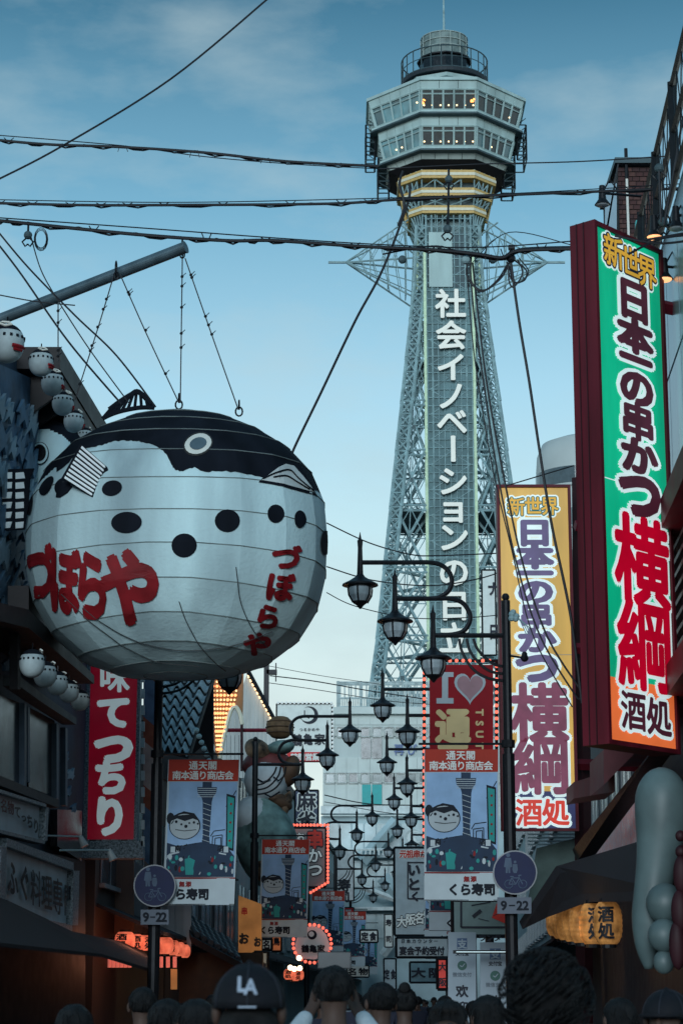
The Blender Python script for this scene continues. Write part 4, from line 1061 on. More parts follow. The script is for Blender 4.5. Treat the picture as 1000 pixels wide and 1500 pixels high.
# ------------------------------------------------------------------ left restaurant building
OL = -5.5
navyw = M('mural_navy', (.030, .052, .085), .7, var=.5, scale=1.2, bump=.3)
mural = M('mural_blue', (.06, .12, .20), .7, var=.7, scale=1.6, bump=.3)
muralw = M('mural_white', (.24, .34, .42), .7, var=.25)
darkw = M('dark_wood', (.016, .015, .018), .6, var=.4, scale=4)
darkg = M('dark_window', (.010, .012, .018), .15, var=.3, spec=.7)
granite = M('granite', (.24, .29, .33), .5, var=.85, scale=38, bump=.3)
boardw = M('board_white', (.52, .62, .68), .6, var=.2, scale=2, streak=True)
brush = M('brush_ink', (.012, .013, .018), .6)
def fpoly(mb, pts, m, o=OL, th=.12):
    """slab seen as a polygon of the picture, lying on the facade plane at offset o; grows back from the street"""
    q = [FP(x, y, o) for x, y in pts]; mb.prism(q, ((-th if o < 0 else th), 0, 0), m)
def FF(o): return lambda a, b, off: FP(a, b, o) + Vector((off if o < 0 else -off, 0, 0))
zr_ = FP(60, 466, OL + .4).z; Yf, Yb = 26.9, 31.8
lb = thing('restaurant_building', SO(OL - 4, 25, 0), 'dark restaurant building with wave mural behind the giant fish lantern', 'building')
mb = MB(); mb.prism([SO(OL - .15, 20), SO(OL - 9, 20), SO(OL - 9, 33.2), SO(OL - .15, 33.2)], (0, 0, zr_ - .1), navyw); mb.build('wall', lb)
mb = MB(); mb.prism([SO(OL + .42, Yf, zr_ - .28), SO(OL - 9.5, Yf, zr_ - .28), SO(OL - 9.5, Yb, zr_ - .28), SO(OL + .42, Yb, zr_ - .28)], (0, 0, .3), darkw)
mb.prism([SO(OL + .40, Yf + .02, zr_ - .62), SO(OL + .3, Yf + .02, zr_ - .62), SO(OL + .3, Yb - .02, zr_ - .62), SO(OL + .40, Yb - .02, zr_ - .62)], (0, 0, .335), darkw); mb.build('roof', lb)
for i, y in enumerate(np.arange(Yf + .3, Yb, .6)):
    mb = MB(); mb.prism([SO(OL + .28, y, zr_ - .6), SO(OL - .13, y, zr_ - .9), SO(OL - .13, y, zr_ - .3), SO(OL + .28, y, zr_ - .3)], (0, .08, 0), darkw); mb.build('bracket', lb)
# wave mural: staggered painted crests standing proud of the wall
rw = random.Random(21); fw = FF(OL)
mb = MB(); fpoly(mb, [(-30, 520), (60, 560), (118, 640), (150, 900), (60, 880), (-30, 870)], mural, OL - .02, .1); mb.build('mural_panel', lb)
def crest(x, y, s, h=2.2):
    mb = MB(); k = rw.uniform(-.3, .3) * s
    shape(mb, fw, [(x - s * .5, y + s * h * .5), (x - s * .35 + k, y), (x - s * .5 + k, y - s * .2), (x + k, y - s * h * .6), (x + s * .1, y - s * .3), (x + s * .5, y - s * .9), (x + s * .35, y + s * .2), (x + s * .55, y + s * .1), (x + s * .2, y + s * h * .6), (x, y + s * .5)], rw.choice((muralw, mural2, mural2)), .04, .04); mb.build('wave_blade', lb)
mural2 = M('mural_light_blue', (.09, .17, .26), .7, var=.4)
for gx in range(4):
    for gy in range(6): crest(-2 + gx * 15 + rw.uniform(-4, 4), 590 + gy * 54 + gx * 8 + rw.uniform(-8, 8), rw.uniform(14, 22))
for x, y, s in ((12, 925, 14), (18, 950, 14), (10, 975, 14), (92, 1110, 10), (100, 1135, 11), (96, 1160, 10), (104, 1185, 9)): crest(x, y, s, 1.2)
# projecting canopy over the first floor
mb = MB()
q = [FP(-20, 878, OL + .55), FP(42, 893, OL + .55), FP(138, 990, OL + .55), FP(138, 1002, OL + .55), FP(42, 920, OL + .55), FP(-20, 905, OL + .55)]
mb.prism(q, (-.7, 0, 0), darkw); mb.build('canopy', lb)
mb = MB(); q = [FP(42, 858, OL + .3), FP(72, 900, OL + .3), FP(122, 958, OL + .3), FP(122, 972, OL + .3), FP(42, 893, OL + .3)]; mb.prism(q, (-.4, 0, 0), M('canopy_trim', (.07, .065, .07), .6)); mb.build('canopy_trim', lb)
mb = MB(); fpoly(mb, [(26, 905), (30, 905), (30, 1010), (26, 1010)], darkw, OL + .35, .1); mb.build('post', lb)
mb = MB(); fpoly(mb, [(28, 990), (60, 1015), (112, 1052), (112, 1062), (60, 1028), (28, 1005)], M('ledge_grey', (.10, .11, .115), .7, var=.4), OL + .25, .2); mb.build('ledge', lb)
for pts in ([(-20, 1010), (34, 1032), (34, 1150), (-20, 1130)], [(42, 1036), (80, 1056), (80, 1168), (42, 1153)]):
    mb = MB(); fpoly(mb, pts, darkg, OL + .03, .1); mb.build('window', lb)
for x, y0, y1 in ((36, 1030, 1155), (41, 1035, 1145), (83, 1060, 1170), (96, 1066, 1180)):
    mb = MB(); fpoly(mb, [(x, y0), (x + 3, y0 + 2), (x + 3, y1 + 2), (x, y1)], M('pipe_blue', (.06, .10, .15), .5), OL + .1, .08); mb.build('downpipe', lb)
mb = MB(); fpoly(mb, [(-20, 1128), (86, 1172), (86, 1184), (-20, 1143)], darkw, OL + .2, .25); mb.build('sill_beam', lb)
mb = MB(); fpoly(mb, [(84, 1186), (120, 1188), (120, 1262), (84, 1240)], darkg, OL + .04, .1); mb.build('window', lb)
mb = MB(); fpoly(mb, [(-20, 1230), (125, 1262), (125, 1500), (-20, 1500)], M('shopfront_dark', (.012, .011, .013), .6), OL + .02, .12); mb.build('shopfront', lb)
# facade sign boards
def facade_board(name, corners, gr, txt, label, o=OL + .22, frm=True):
    xs = [c[0] for c in corners]; t = thing(name, FP(corners[3][0], corners[3][1], o), label, 'sign board')
    mb = MB(); fpoly(mb, corners, boardw, o - .04, .06); mb.build('board', t)
    if frm:
        (a, b, c, d) = corners
        for p, q, s in ((a, b, (0, -gr)), (d, c, (0, gr)), (a, d, (-gr * .7, 0)), (b, c, (gr * .7, 0))):
            mb = MB(); fpoly(mb, [p, q, (q[0] + s[0], q[1] + s[1]), (p[0] + s[0], p[1] + s[1])], granite, o + .05, .16); mb.build('frame_piece', t)
    f = FF(o)
    for ch, x, y, sx, sy, m in txt:
        mb = MB(); glyph(mb, f, ch, x, y, sx, sy * .88, m, .012, .035 if ch in 'てっちりふぐ' else .004, skew=-.30 * sx / sy); mb.build('character', t)
redb = M('brush_red', (.12, .02, .02), .6)
facade_board('sign_board', [(-14, 1157), (68, 1183), (66, 1232), (-14, 1212)], 5, [('名', 4, 1180, 9, 22, redb), ('物', 14, 1183, 9, 22, redb), ('て', 24, 1189, 9, 20, brush), ('っ', 33, 1197, 8, 16, brush), ('ち', 42, 1203, 9, 22, brush), ('り', 51, 1210, 8, 24, brush)], 'narrow pale board with brush lettering above the granite framed board')
facade_board('sign_board', [(10, 1240), (108, 1276), (106, 1356), (8, 1334)], 12, [('ふ', 17, 1285, 15, 56, brush), ('ぐ', 34, 1292, 14, 56, brush), ('料', 51, 1300, 15, 58, brush), ('理', 67, 1306, 15, 58, brush), ('専', 83, 1312, 14, 58, brush), ('門', 99, 1318, 13, 52, brush)], 'wide pale shop board with large brush lettering in a granite frame')
for (x0, y0, x1, y1, lb_) in ((40, 1224, 118, 1230, 'upper arm light over the granite framed board'), (88, 1246, 160, 1250, 'lower arm light beside the red vertical sign')):
    t = thing('arm_light', P(x1, y1, 31), lb_, 'light'); mb = MB(); mb.tube([P(x0, y0, 28.5), P(x1, y1 - 4, 30)], .014, steel, 6); mb.build('arm', t)
    mb = MB(); c = P(x1 + 4, y1 + 4, 30); mb.tube([c + Vector((-.05, 0, .09)), c + Vector((.02, 0, -.06))], [.03, .06], M('lamp_head_grey', (.3, .34, .36), .5), 10); mb.build('head', t)
mb = MB(); a = [FP(-30, 1378, OL + 1.3), FP(150, 1398, OL + 1.3), FP(232, 1424, OL + 1.3)]; b = [FP(-30, 1300, OL + .2), FP(110, 1366, OL + .2), FP(205, 1385, OL + .2)]
awn = M('awning_dark', (.028, .024, .028), .85, var=.3, bump=.2)
for i in (0, 1): mb.prism([a[i], a[i + 1], b[i + 1], b[i]], (0, 0, -.04), awn)
mb.build('awning', label='wide dark awning sloping out under the granite framed board', cat='awning')
# small puffer lanterns
lw = M('small_lantern_white', (.42, .50, .52), .6, var=.2, scale=6)
def small_puffer(label):
    t = thing('small_fish_lantern', (0, 0, 0), label, 'fish lantern', 'small puffer fish lanterns hung in rows under the eaves')
    r = .165
    mb = MB(); prof = [(r * math.sin(math.pi * i / 16) ** .85 if 0 < i < 16 else .002, -r * 1.12 * math.cos(math.pi * i / 16)) for i in range(17)]
    mb.lathe(prof, (0, 0, 0), lw, 18, mfn=lambda f: ink if sum(p[2] for p in f) / len(f) > r * .62 else lw); mb.build('body', t, smooth=True)
    mb = MB()
    for k in range(16):
        a = 2 * math.pi * k / 16; mb.box((math.cos(a) * r * .97, math.sin(a) * r * .97, r * .28), (.022, .022, .026), ink, a)
    mb.build('dots', t, kind='stuff')
    mb = MB(); mb.tube([(math.cos(a) * r * 1.02, math.sin(a) * r * 1.02, -r * .35) for a in np.linspace(-1.1, -.2, 6)], .018, redp, 5); mb.tube([(math.cos(a) * r * .98, math.sin(a) * r * .98, -r * .55) for a in np.linspace(-1.0, -.4, 5)], .014, redp, 5); mb.build('red_letters', t)
    mb = MB(); mb.tube([(-.06, -.12, r * .98), (0, -.125, r * .84), (.06, -.12, r * .92), (.03, -.10, r * 1.08), (-.03, -.1, r * 1.1)], .012, eyew, 5, closed=True); mb.build('face_mark', t)
    mb = MB(); mb.tube([(0, 0, r), (0, 0, r * 1.6)], .008, iron, 4); mb.build('hook', t)
    return t
sp0 = small_puffer('small puffer lantern nearest the camera under the upper eave')
for i, (x, y, r_, lb_) in enumerate(((10, 503, 27, None), (60, 531, 19, 'small puffer lantern second from left under the upper eave'), (77, 561, 17.5, 'small puffer lantern in the middle of the upper eave row'), (92, 591, 16.5, 'small puffer lantern fourth from left under the upper eave'), (108, 617, 15.5, 'small puffer lantern fifth in the upper row, just above the giant lantern'), (124, 640, 13, 'small puffer lantern farthest down the upper row, mostly hidden'),
                              (47, 972, 19, 'small puffer lantern nearest in the lower row under the canopy'), (66, 988, 17.5, 'small puffer lantern second in the lower row under the canopy'), (84, 1001, 16, 'small puffer lantern in the middle of the lower canopy row'), (101, 1013, 15, 'small puffer lantern fourth in the lower canopy row'), (117, 1026, 14, 'small puffer lantern last in the lower row beside the red vertical sign'))):
    c = FP(x, y, OL + (.56 if i < 6 else .80)); s = r_ * c.y / 3118 / .165
    if i == 0: sp0.location = c; sp0.scale = (s,) * 3
    else: dup(sp0, c, .3 * i, lb_, s)
# second fish on the wall
pf2 = Puffer(P(76, 694, 28.1), .58, .50, .80, 14, 8, 2.2, .3)
f2 = thing('wall_fish', P(76, 780, 28.1), 'second pale puffer fish figure on the wall, half hidden behind the giant lantern', 'fish figure')
cap2 = [(0, 560), (200, 560), (200, 660), (110, 655), (92, 638), (70, 628), (45, 629), (25, 645), (10, 660), (0, 660)]
mb = MB(); pf2.body(mb, lambda x, y: pip(x, y, cap2), 120, 60, fab, ink, R(-38)); mb.build('body', f2)
fn2 = pf2.fn()
mb = MB()
for r_, m_, o_ in ((15, ink, .02), (13.5, fab, .03), (10.5, M('eye_black', (.008, .008, .01), .2), .04)): tess(spot(59, 665, r_ * .85, r_ * 1.1), fn2, mb, m_, o_, 4)
mb.build('eye', f2)
mb = MB(); fz = PF(25.7)
for k in range(6):
    y0 = 690 + k * 14.5
    for x0 in (-14, 4, 23): shape(mb, fz, [(x0, y0 + 3), (x0 + 14 - (x0 > 20) * 2, y0 + 2), (x0 + 14 - k * .6, y0 + 11), (x0, y0 + 12)], finw, .02, .02)
shape(mb, fz, [(-16, 688), (50, 686), (44, 700), (41, 745), (36, 775), (-16, 778)], ink, 0, .04); mb.build('pectoral_fin', f2)

# red vertical sign in a granite frame
YR = 33.0; fr = PF(YR)
rs = thing('red_vertical_sign', P(165, 1250, YR), 'tall red vertical sign with white letters in a speckled granite frame', 'sign')
rc_ = M('sign_deep_red', hexc('7a0620'), .45, var=.15, scale=2, emit=.30)
wl_ = M('sign_letter_white', hexc('c2d6da'), .4, var=.06, emit=.25)
mb = MB(); shape(mb, fr, [(134, 935), (203, 935), (196, 1230), (128, 1230)], rc_, .02, .05); mb.build('face', rs)
mb = MB(); shape(mb, fr, [(203, 930), (207.5, 930), (201, 1232), (196, 1232)], granite, .05, .3); mb.build('frame_side', rs)
mb = MB(); shape(mb, fr, [(129, 930), (134, 930), (128, 1232), (121.5, 1232)], granite, .05, .3); mb.build('frame_side', rs)
mb = MB(); rect(mb, fr, 114, 1232.5, 210, 1258, granite, .06, .35); mb.build('frame_base', rs)
for ch, x, y, sx, sy in (('味', 168, 990, 42, 44), ('て', 167, 1042, 48, 46), ('っ', 166, 1088, 66, 58), ('ち', 163, 1137, 48, 50), ('り', 161, 1194, 50, 56)):
    mb = MB(); glyph(mb, fr, ch, x, y, sx, sy, wl_, .03, .055 if ch not in '味' else .02, step=.0006); mb.build('character', rs)
for k in range(12): y0 = 962 + k * 24; mb = MB(); shape(mb, fr, [(207, y0), (212, y0), (212, y0 + 14), (207, y0 + 14)], M('strip_white', (.5, .56, .58), .6), .06, .05); mb.build('edge_plate', rs)

# ------------------------------------------------------------------ row buildings along both sides
rb = random.Random(5)
def row_building(side, Y0, Y1, h, col, label, win=(.05, .08, .1), floors=3, awn_m=None, lit=0):
    o = OL - .2 if side < 0 else 2.85; t = thing('shop_building', SO(o, Y0), label, 'building')
    m = M('wall_' + str(col), col, .75, var=.25, scale=1.5, bump=.2, streak=True); d = side * 7
    mb = MB(); mb.prism([SO(o, Y0), SO(o + d, Y0), SO(o + d, Y1), SO(o, Y1)], (0, 0, h), m); mb.build('wall', t)
    mb = MB(); mb.prism([SO(o - side * .12, Y0 - .1, h), SO(o + d, Y0 - .1, h), SO(o + d, Y1 + .0, h), SO(o - side * .12, Y1 + .0, h)], (0, 0, .22), darkw); mb.build('parapet', t)
    wm = M('window_' + str(win), win, .15, var=.4, spec=.8); fm = M('frame_alu', (.28, .31, .33), .5)
    n = max(2, int((Y1 - Y0) / 2.4))
    for f in range(1, floors):
        z = f * h / floors + .5; hh = h / floors * .5
        for k in range(n):
            y0 = Y0 + (Y1 - Y0) * (k + .15) / n; y1 = Y0 + (Y1 - Y0) * (k + .85) / n
            mb = MB(); mb.prism([SO(o - side * .01, y0, z), SO(o - side * .01, y1, z), SO(o - side * .01, y1, z + hh), SO(o - side * .01, y0, z + hh)], (side * .05, 0, 0), wm); wn = mb.build('window', t)
            mb = MB()
            for a, b in ((y0, y0 + .06), (y1 - .06, y1), ((y0 + y1) / 2 - .03, (y0 + y1) / 2 + .03)): mb.prism([SO(o - side * .03, a, z), SO(o - side * .03, b, z), SO(o - side * .03, b, z + hh), SO(o - side * .03, a, z + hh)], (side * .015, 0, 0), fm)
            mb.prism([SO(o - side * .10, y0 - .05, z - .08), SO(o - side * .10, y1 + .05, z - .08), SO(o - side * .10, y1 + .05, z - .01), SO(o - side * .10, y0 - .05, z - .01)], (side * .09, 0, 0), fm); mb.build('window_frame', wn if False else t)
        # windows on the end wall that faces the camera
        for k in range(2):
            x0 = o + side * (.8 + 2.6 * k); x1 = x0 + side * 1.4
            mb = MB(); mb.prism([SO(x0, Y0 - .01, z), SO(x1, Y0 - .01, z), SO(x1, Y0 - .01, z + hh), SO(x0, Y0 - .01, z + hh)], (0, .05, 0), wm); mb.build('window', t)
    am = awn_m or awn
    mb = MB(); mb.prism([SO(o - side * .02, Y0 + .1, 3.1), SO(o - side * 1.1, Y0 + .1, 2.65), SO(o - side * 1.1, Y1 - .1, 2.65), SO(o - side * .02, Y1 - .1, 3.1)], (0, 0, .06), am); mb.build('awning', t)
    if lit:
        mb = MB(); mb.prism([SO(o - side * .02, Y0 + .4, .5), SO(o - side * .02, Y1 - .4, .5), SO(o - side * .02, Y1 - .4, 2.4), SO(o - side * .02, Y0 + .4, 2.4)], (side * .01, 0, 0), M('lit_shopfront', (.9, .42, .12), .6, var=.8, scale=1.5, emit=lit)); mb.build('lit_shopfront', t)
    return t
row_building(-1, 34.5, 43, 6.0, (.06, .05, .045), 'low dark brown shop with a tiled roof left of the first banner', floors=2)
row_building(-1, 43.2, 57, 7.2, (.05, .05, .055), 'dark shop building behind the bulb covered gable', floors=3)
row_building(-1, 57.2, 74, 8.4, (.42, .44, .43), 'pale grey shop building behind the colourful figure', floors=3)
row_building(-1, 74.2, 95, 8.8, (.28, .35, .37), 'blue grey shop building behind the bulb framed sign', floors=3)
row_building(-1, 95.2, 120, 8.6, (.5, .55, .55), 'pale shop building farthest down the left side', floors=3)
row_building(1, 33.2, 46, 7.0, (.09, .10, .11), 'dark shop building behind the yellow sign', floors=2)
row_building(1, 46.2, 62, 8.5, (.18, .23, .25), 'slate coloured shop building in the right row', floors=3)
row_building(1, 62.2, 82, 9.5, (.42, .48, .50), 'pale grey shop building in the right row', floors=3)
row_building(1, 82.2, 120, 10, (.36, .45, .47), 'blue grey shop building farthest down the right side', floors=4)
# tiled roof
tr_ = thing('tiled_roof', P(270, 1112, 37), 'steep roof of pale wavy tiles beneath the fish lantern', 'roof')
A, B, C_, D_ = P(222, 975, 41), P(318, 975, 41), P(275, 1112, 38.4), P(222, 1100, 38.4)
tilem = M('roof_tile', (.30, .38, .42), .5, var=.3, scale=8); gap = M('tile_gap', (.02, .025, .03), .7)
mb = MB(); mb.prism([A, B, C_, D_], (0, .15, -.1), gap); mb.build('roof_base', tr_)
nrm = (B - A).cross(D_ - A).normalized(); nrm = -nrm if nrm.y > 0 else nrm
for j in range(9):
    for i in range(5):
        mb = MB(); pr = []
        for k in range(7):
            u = (i + k / 6) / 5; 
            for v in ((j + .04) / 9, (j + .86) / 9):
                p = A.lerp(B, u).lerp(D_.lerp(C_, u), v) + nrm * (.045 * math.sin(k / 6 * 2 * math.pi) + .05 + (.05 if v > (j + .5) / 9 else 0)) - (D_ - A) * (.018 * math.sin(k / 6 * 2 * math.pi)); pr.append(p)
        mb.add(pr + [p - nrm * .03 for p in pr], [(2 * k, 2 * k + 2, 2 * k + 3, 2 * k + 1) for k in range(6)] + [(14 + 2 * k + 1, 14 + 2 * k + 3, 14 + 2 * k + 2, 14 + 2 * k) for k in range(6)] + [(2 * k + 1, 2 * k + 3, 14 + 2 * k + 3, 14 + 2 * k + 1) for k in range(6)], tilem)
        mb.build('roof_tile', tr_, smooth=False)
mb = MB(); q = PF(38.2); shape(mb, q, [(235, 1102), (275, 1112), (300, 1090), (312, 1118), (270, 1150), (235, 1140)], M('eave_wood', (.09, .09, .09), .7), 0, .4); mb.build('eave', tr_)
for k in range(7):
    mb = MB(); mb.ball(P(288 + k * 3.6, 1070 + k * 9, 38.0), .05, steel, 8, 5); mb.build('ridge_tile_end', tr_)
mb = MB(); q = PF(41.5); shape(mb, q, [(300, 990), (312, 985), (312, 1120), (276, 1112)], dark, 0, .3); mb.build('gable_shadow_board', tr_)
# gable covered in bulbs
YG = 48.0; fg = PF(YG)
gb = thing('bulb_gable', P(330, 1112, YG), 'gold triangular gable covered with rows of small glowing bulbs', 'illuminated gable')
mb = MB(); shape(mb, fg, [(306, 960), (357, 960), (355, 1062), (351, 1045), (344, 1036), (337, 1045), (328, 1080), (322, 1112), (315, 1104)], M('gold_board', (.20, .10, .03), .5, emit=.08), 0, .15); mb.build('gable_board', gb)
arch = [(355, 1062), (351, 1045), (344, 1036), (337, 1045), (328, 1080), (322, 1112)]
mb = MB(); mb.tube(catmull([fg(x, y, .05) for x, y in arch], 4), .05, cream, 6); mb.build('arch_trim', gb)
pts = []
for c in range(7):
    x0, x1 = 309 + c * 7.8, 319 + c * 1.4
    for k in range(22):
        y = 966 + k * 6.6; x = x0 + (x1 - x0) * (y - 960) / 150
        if pip(x, y, [(304, 955), (360, 955), (357, 1060), (351, 1043), (344, 1033), (336, 1043), (327, 1078), (322, 1112), (313, 1106)]): pts.append((x, y))
bo = M('orange_bulb_glow', (1, .36, .14), .4, var=0, emit=1.6)
bulbs(gb, pts[::2], YG - .08, .036, bo); bulbs(gb, pts[1::2], YG - .08, .026, M('amber_bulb_glow', (1, .62, .28), .4, var=0, emit=1.3))
mb = MB(); rect(mb, fg, 298, 975, 306, 1100, maroon, -.1, .2); mb.build('side_board', gb)
# white plank gable with a row of lamps
YW = 57.0; fq = PF(YW)
wg = thing('white_gable', P(365, 1130, YW), 'whitewashed plank gable with a sloping row of lit lamps', 'gable')
plank = M('plank_white', (.42, .46, .46), .75, var=.3, scale=3, streak=True, bump=.2)
for k in range(13):
    x0 = 326 + k * 6; x1 = x0 + 5.5
    top = lambda x: 988 if 356 < x < 366 else (988 + (366 - x) * 1.6 if x < 366 else 988 + (x - 366) * 1.85)
    mb = MB(); shape(mb, fq, [(x0, top(x0)), (x1, top(x1)), (x1, 1140), (x0, 1140)], plank, 0, .12); mb.build('plank', wg)
for k in range(12):
    x, y = 362 + k * 3.3, 990 + k * 6.1; mb = MB(); shape(mb, fq, [(x, y), (x + 6, y + 1), (x + 7, y + 4.2), (x + 1, y + 3.5)], bulb_w, .12, .1); mb.build('lamp', wg)
mb = MB(); mb.bar(P(360, 978, YW) + Vector((0, -.1, 0)), P(404, 1060, YW) + Vector((0, -.1, 0)), .09, iron); mb.build('barge_board', wg)
mb = MB(); mb.box(P(390, 1015, YW + .5), (.14, .2, 2.0), iron); mb.box(P(398, 985, YW + .5), (.28, .2, .12), iron); mb.box(P(404, 985, YW + .5), (.03, .1, .5), iron); mb.build('chimney_post', wg)
mb = MB(); mb.bar(P(331, 1070, 55), P(392, 1070, 55), .07, maroon); mb.build('red_pole', label='thin red pole held out before the whitewashed gable', cat='pole')
mb = MB(); mb.bar(P(354, 1060, 54.8), P(354, 1130, 54.8), .05, maroon_d); mb.build('flag_pole', label='dark upright pole crossing the thin red pole', cat='pole')
# brown ribbed ball and the festive figure under it
bb = thing('ribbed_ball', P(410, 1083, 52), 'round brown ribbed ball like a bale above the colourful figure', 'ball')
brn = M('straw_brown', (.14, .085, .045), .7, var=.4, scale=6); brn2 = M('straw_dark', (.07, .04, .025), .8)
mb = MB(); mb.lathe([(.34 * math.sin(math.pi * i / 12) ** .8 * (1.03 if i % 3 else .95) if 0 < i < 12 else .01, -.28 * math.cos(math.pi * i / 12)) for i in range(13)], P(410, 1066, 52), brn, 20); mb.build('body', bb, smooth=True)
for k in (-1, 0, 1):
    mb = MB(); c = P(410, 1066 + k * 8, 52); r_ = .35 if k == 0 else .32; mb.tube([c + Vector((r_ * math.cos(a), r_ * math.sin(a), 0)) for a in np.linspace(0, 6.28, 25)[:-1]], .014, brn2, 5, closed=True); mb.build('band', bb)
fg_ = thing('festival_figure', P(390, 1310, 51), 'large colourful robed carnival figure with rolled headband over the shop fronts', 'sculpture')
def blob(name, px, py, rx, ry, m, Y=51, d=.6, rot=0, par=None, n=20, k=12):
    c = P(px, py, Y); u = Y / 3150; mb = MB(); vs0 = MB(); vs0.ball((0, 0, 0), (rx * u, d, ry * u), m, n, k)
    cr, sr = math.cos(rot), math.sin(rot)
    mb.add([(c.x + x * cr + z * sr, c.y + y, c.z - x * sr + z * cr) for x, y, z in vs0.v], vs0.f, m); return mb.build(name, par or fg_, smooth=True)
robe = M('robe_teal', (.16, .26, .25), .7, var=.8, scale=2.2); robe2 = M('robe_patterned', (.22, .14, .09), .7, var=.9, scale=3.5)
palep = M('figure_white', (.42, .46, .48), .6, var=.2, scale=3); redc = M('figure_red', (.14, .035, .035), .6, var=.4)
blob('robe', 390, 1235, 46, 70, robe, d=.8, rot=-.25); blob('sleeve', 372, 1200, 32, 34, palep, d=.7); blob('sash', 400, 1275, 38, 26, robe2, d=.85, rot=.3)
blob('face', 390, 1143, 33, 34, palep, d=.55); blob('hood', 392, 1122, 38, 24, redc, Y=51.2, d=.6); blob('headband', 378, 1100, 22, 16, robe2, d=.5, rot=.6); blob('headband', 410, 1096, 22, 11, robe, d=.45, rot=-.2)
blob('hair_knot', 425, 1130, 14, 24, M('figure_brown', (.09, .05, .03), .7), d=.4, rot=.3); blob('hand', 418, 1180, 8, 22, robe2, d=.25, rot=.35); blob('arm', 405, 1172, 26, 12, M('figure_brown', (.09, .05, .03), .7), d=.35, rot=.5)
mb = MB()
for a, b, c in (((375, 1140), (385, 1146), (396, 1142)), ((400, 1138), (408, 1144), (415, 1138)), ((385, 1162), (397, 1168), (410, 1160))): mb.tube([P(*p, 50.42) for p in (a, b, c)], .02, ink, 5)
mb.build('painted_features', fg_)

# ------------------------------------------------------------------ signs down the street
def board(name, x0, y0, x1, y1, Y, m, label, texts=(), edge=iron, th=.12, cat='sign', post=False):
    t = thing(name, P((x0 + x1) / 2, y1, Y), label, cat); f = PF(Y)
    mb = MB(); rect(mb, f, x0, y0, x1, y1, m, 0, th); mb.build('panel', t)
    mb = MB(); e_ = .04
    A_, B_ = P(x0, y0, Y), P(x1, y1, Y)
    for a, b in ((A_, Vector((B_.x, Y, A_.z))), (Vector((A_.x, Y, B_.z)), B_), (A_, Vector((A_.x, Y, B_.z))), (Vector((B_.x, Y, A_.z)), B_)): mb.bar(a, b, e_, edge)
    mb.build('frame', t)
    for it in texts:
        ch, x, y, sx, sy, m_ = it[:6]; b_ = it[6] if len(it) > 6 else .03; hm = it[7] if len(it) > 7 else None
        mb = MB()
        if hm: glyph(mb, f, ch, x, y, sx, sy, hm, .02, b_ + .07, step=.001)
        glyph(mb, f, ch, x, y, sx, sy, m_, .035, b_, step=.001); mb.build('character', t)
    return t
inkt = M('sign_ink', (.015, .02, .035), .6); redt = M('sign_text_red', hexc('a02a22'), .6, emit=.1); pan = M('panel_white', (.60, .68, .67), .5, var=.12, emit=.08); pan2 = M('panel_greyblue', (.42, .52, .56), .6, var=.15)
t = board('shop_board', 405, 1031, 486, 1116, 75, pan, 'white shop board with round emblem and brush letters against the sky', [('鶴', 435, 1084, 15, 17, inkt, .02), ('亀', 451, 1083, 13, 16, inkt, .02), ('家', 468, 1083, 15, 16, inkt, .02)] + [(c, 441 + i * 6, 1069, 5, 5, inkt, .01) for i, c in enumerate('つるかめや')])
f = PF(75); mb = MB(); rect(mb, f, 420, 1102, 485.5, 1115.5, M('board_red_strip', hexc('b02024'), .5, emit=.15), .02, .01)
for i, c in enumerate('時間営業中'): glyph(mb, f, c, 431 + i * 10.5, 1109, 10, 10, wht2, .03, .03, step=.001)
mb.build('red_strip', t)
mb = MB(); disc(mb, f, 453, 1048, 13, inkt, .02, 24); disc(mb, f, 450, 1047, 10.5, pan, .03, 20)
for k in range(3): line(mb, f, [(446, 1049), (446 + 8 * math.cos(k * 2.1 + .5), 1049 + 8 * math.sin(k * 2.1 + .5))], 1.6, inkt, .04)
mb.build('emblem', t)
bulbs(t, [(x, 1030) for x in range(407, 486, 6)] + [(487, y) for y in range(1034, 1116, 6)], 74.9, .05, M('white_bulb', (.7, .75, .75), .4, var=0, emit=.2))
board('vertical_sign', 432, 1158, 466, 1212, 71, M('sign_slate', (.06, .08, .14), .6), 'dark blue vertical sign with outlined letters above the skewer sign', [('麻', 449, 1173, 26, 27, inkt, .02, wht2), ('雀', 449, 1201, 26, 25, inkt, .02, wht2)])
t = board('skewer_sign', 430, 1213, 477, 1300, 60, M('sign_warm_grey', (.22, .21, .21), .6, var=.2), 'grey skewer restaurant sign framed by a line of red bulbs', [('串', 461, 1229, 24, 26, redt, .03, inkt), ('か', 461, 1253, 20, 20, pan, .02, inkt), ('つ', 461, 1274, 22, 20, pan, .03, inkt), ('お', 440, 1226, 12, 13, pan, .01, inkt), ('好', 440, 1240, 11, 12, pan, .01, inkt)])
bulbs(t, [(x, 1209) for x in np.arange(425, 480, 5)] + [(480, y) for y in np.arange(1209, 1293, 5.2)] + [(424, y) for y in np.arange(1214, 1236, 5)] + [(480 - k * 4.2, 1293 + k * 2.5) for k in range(7)], 59.9, .042)
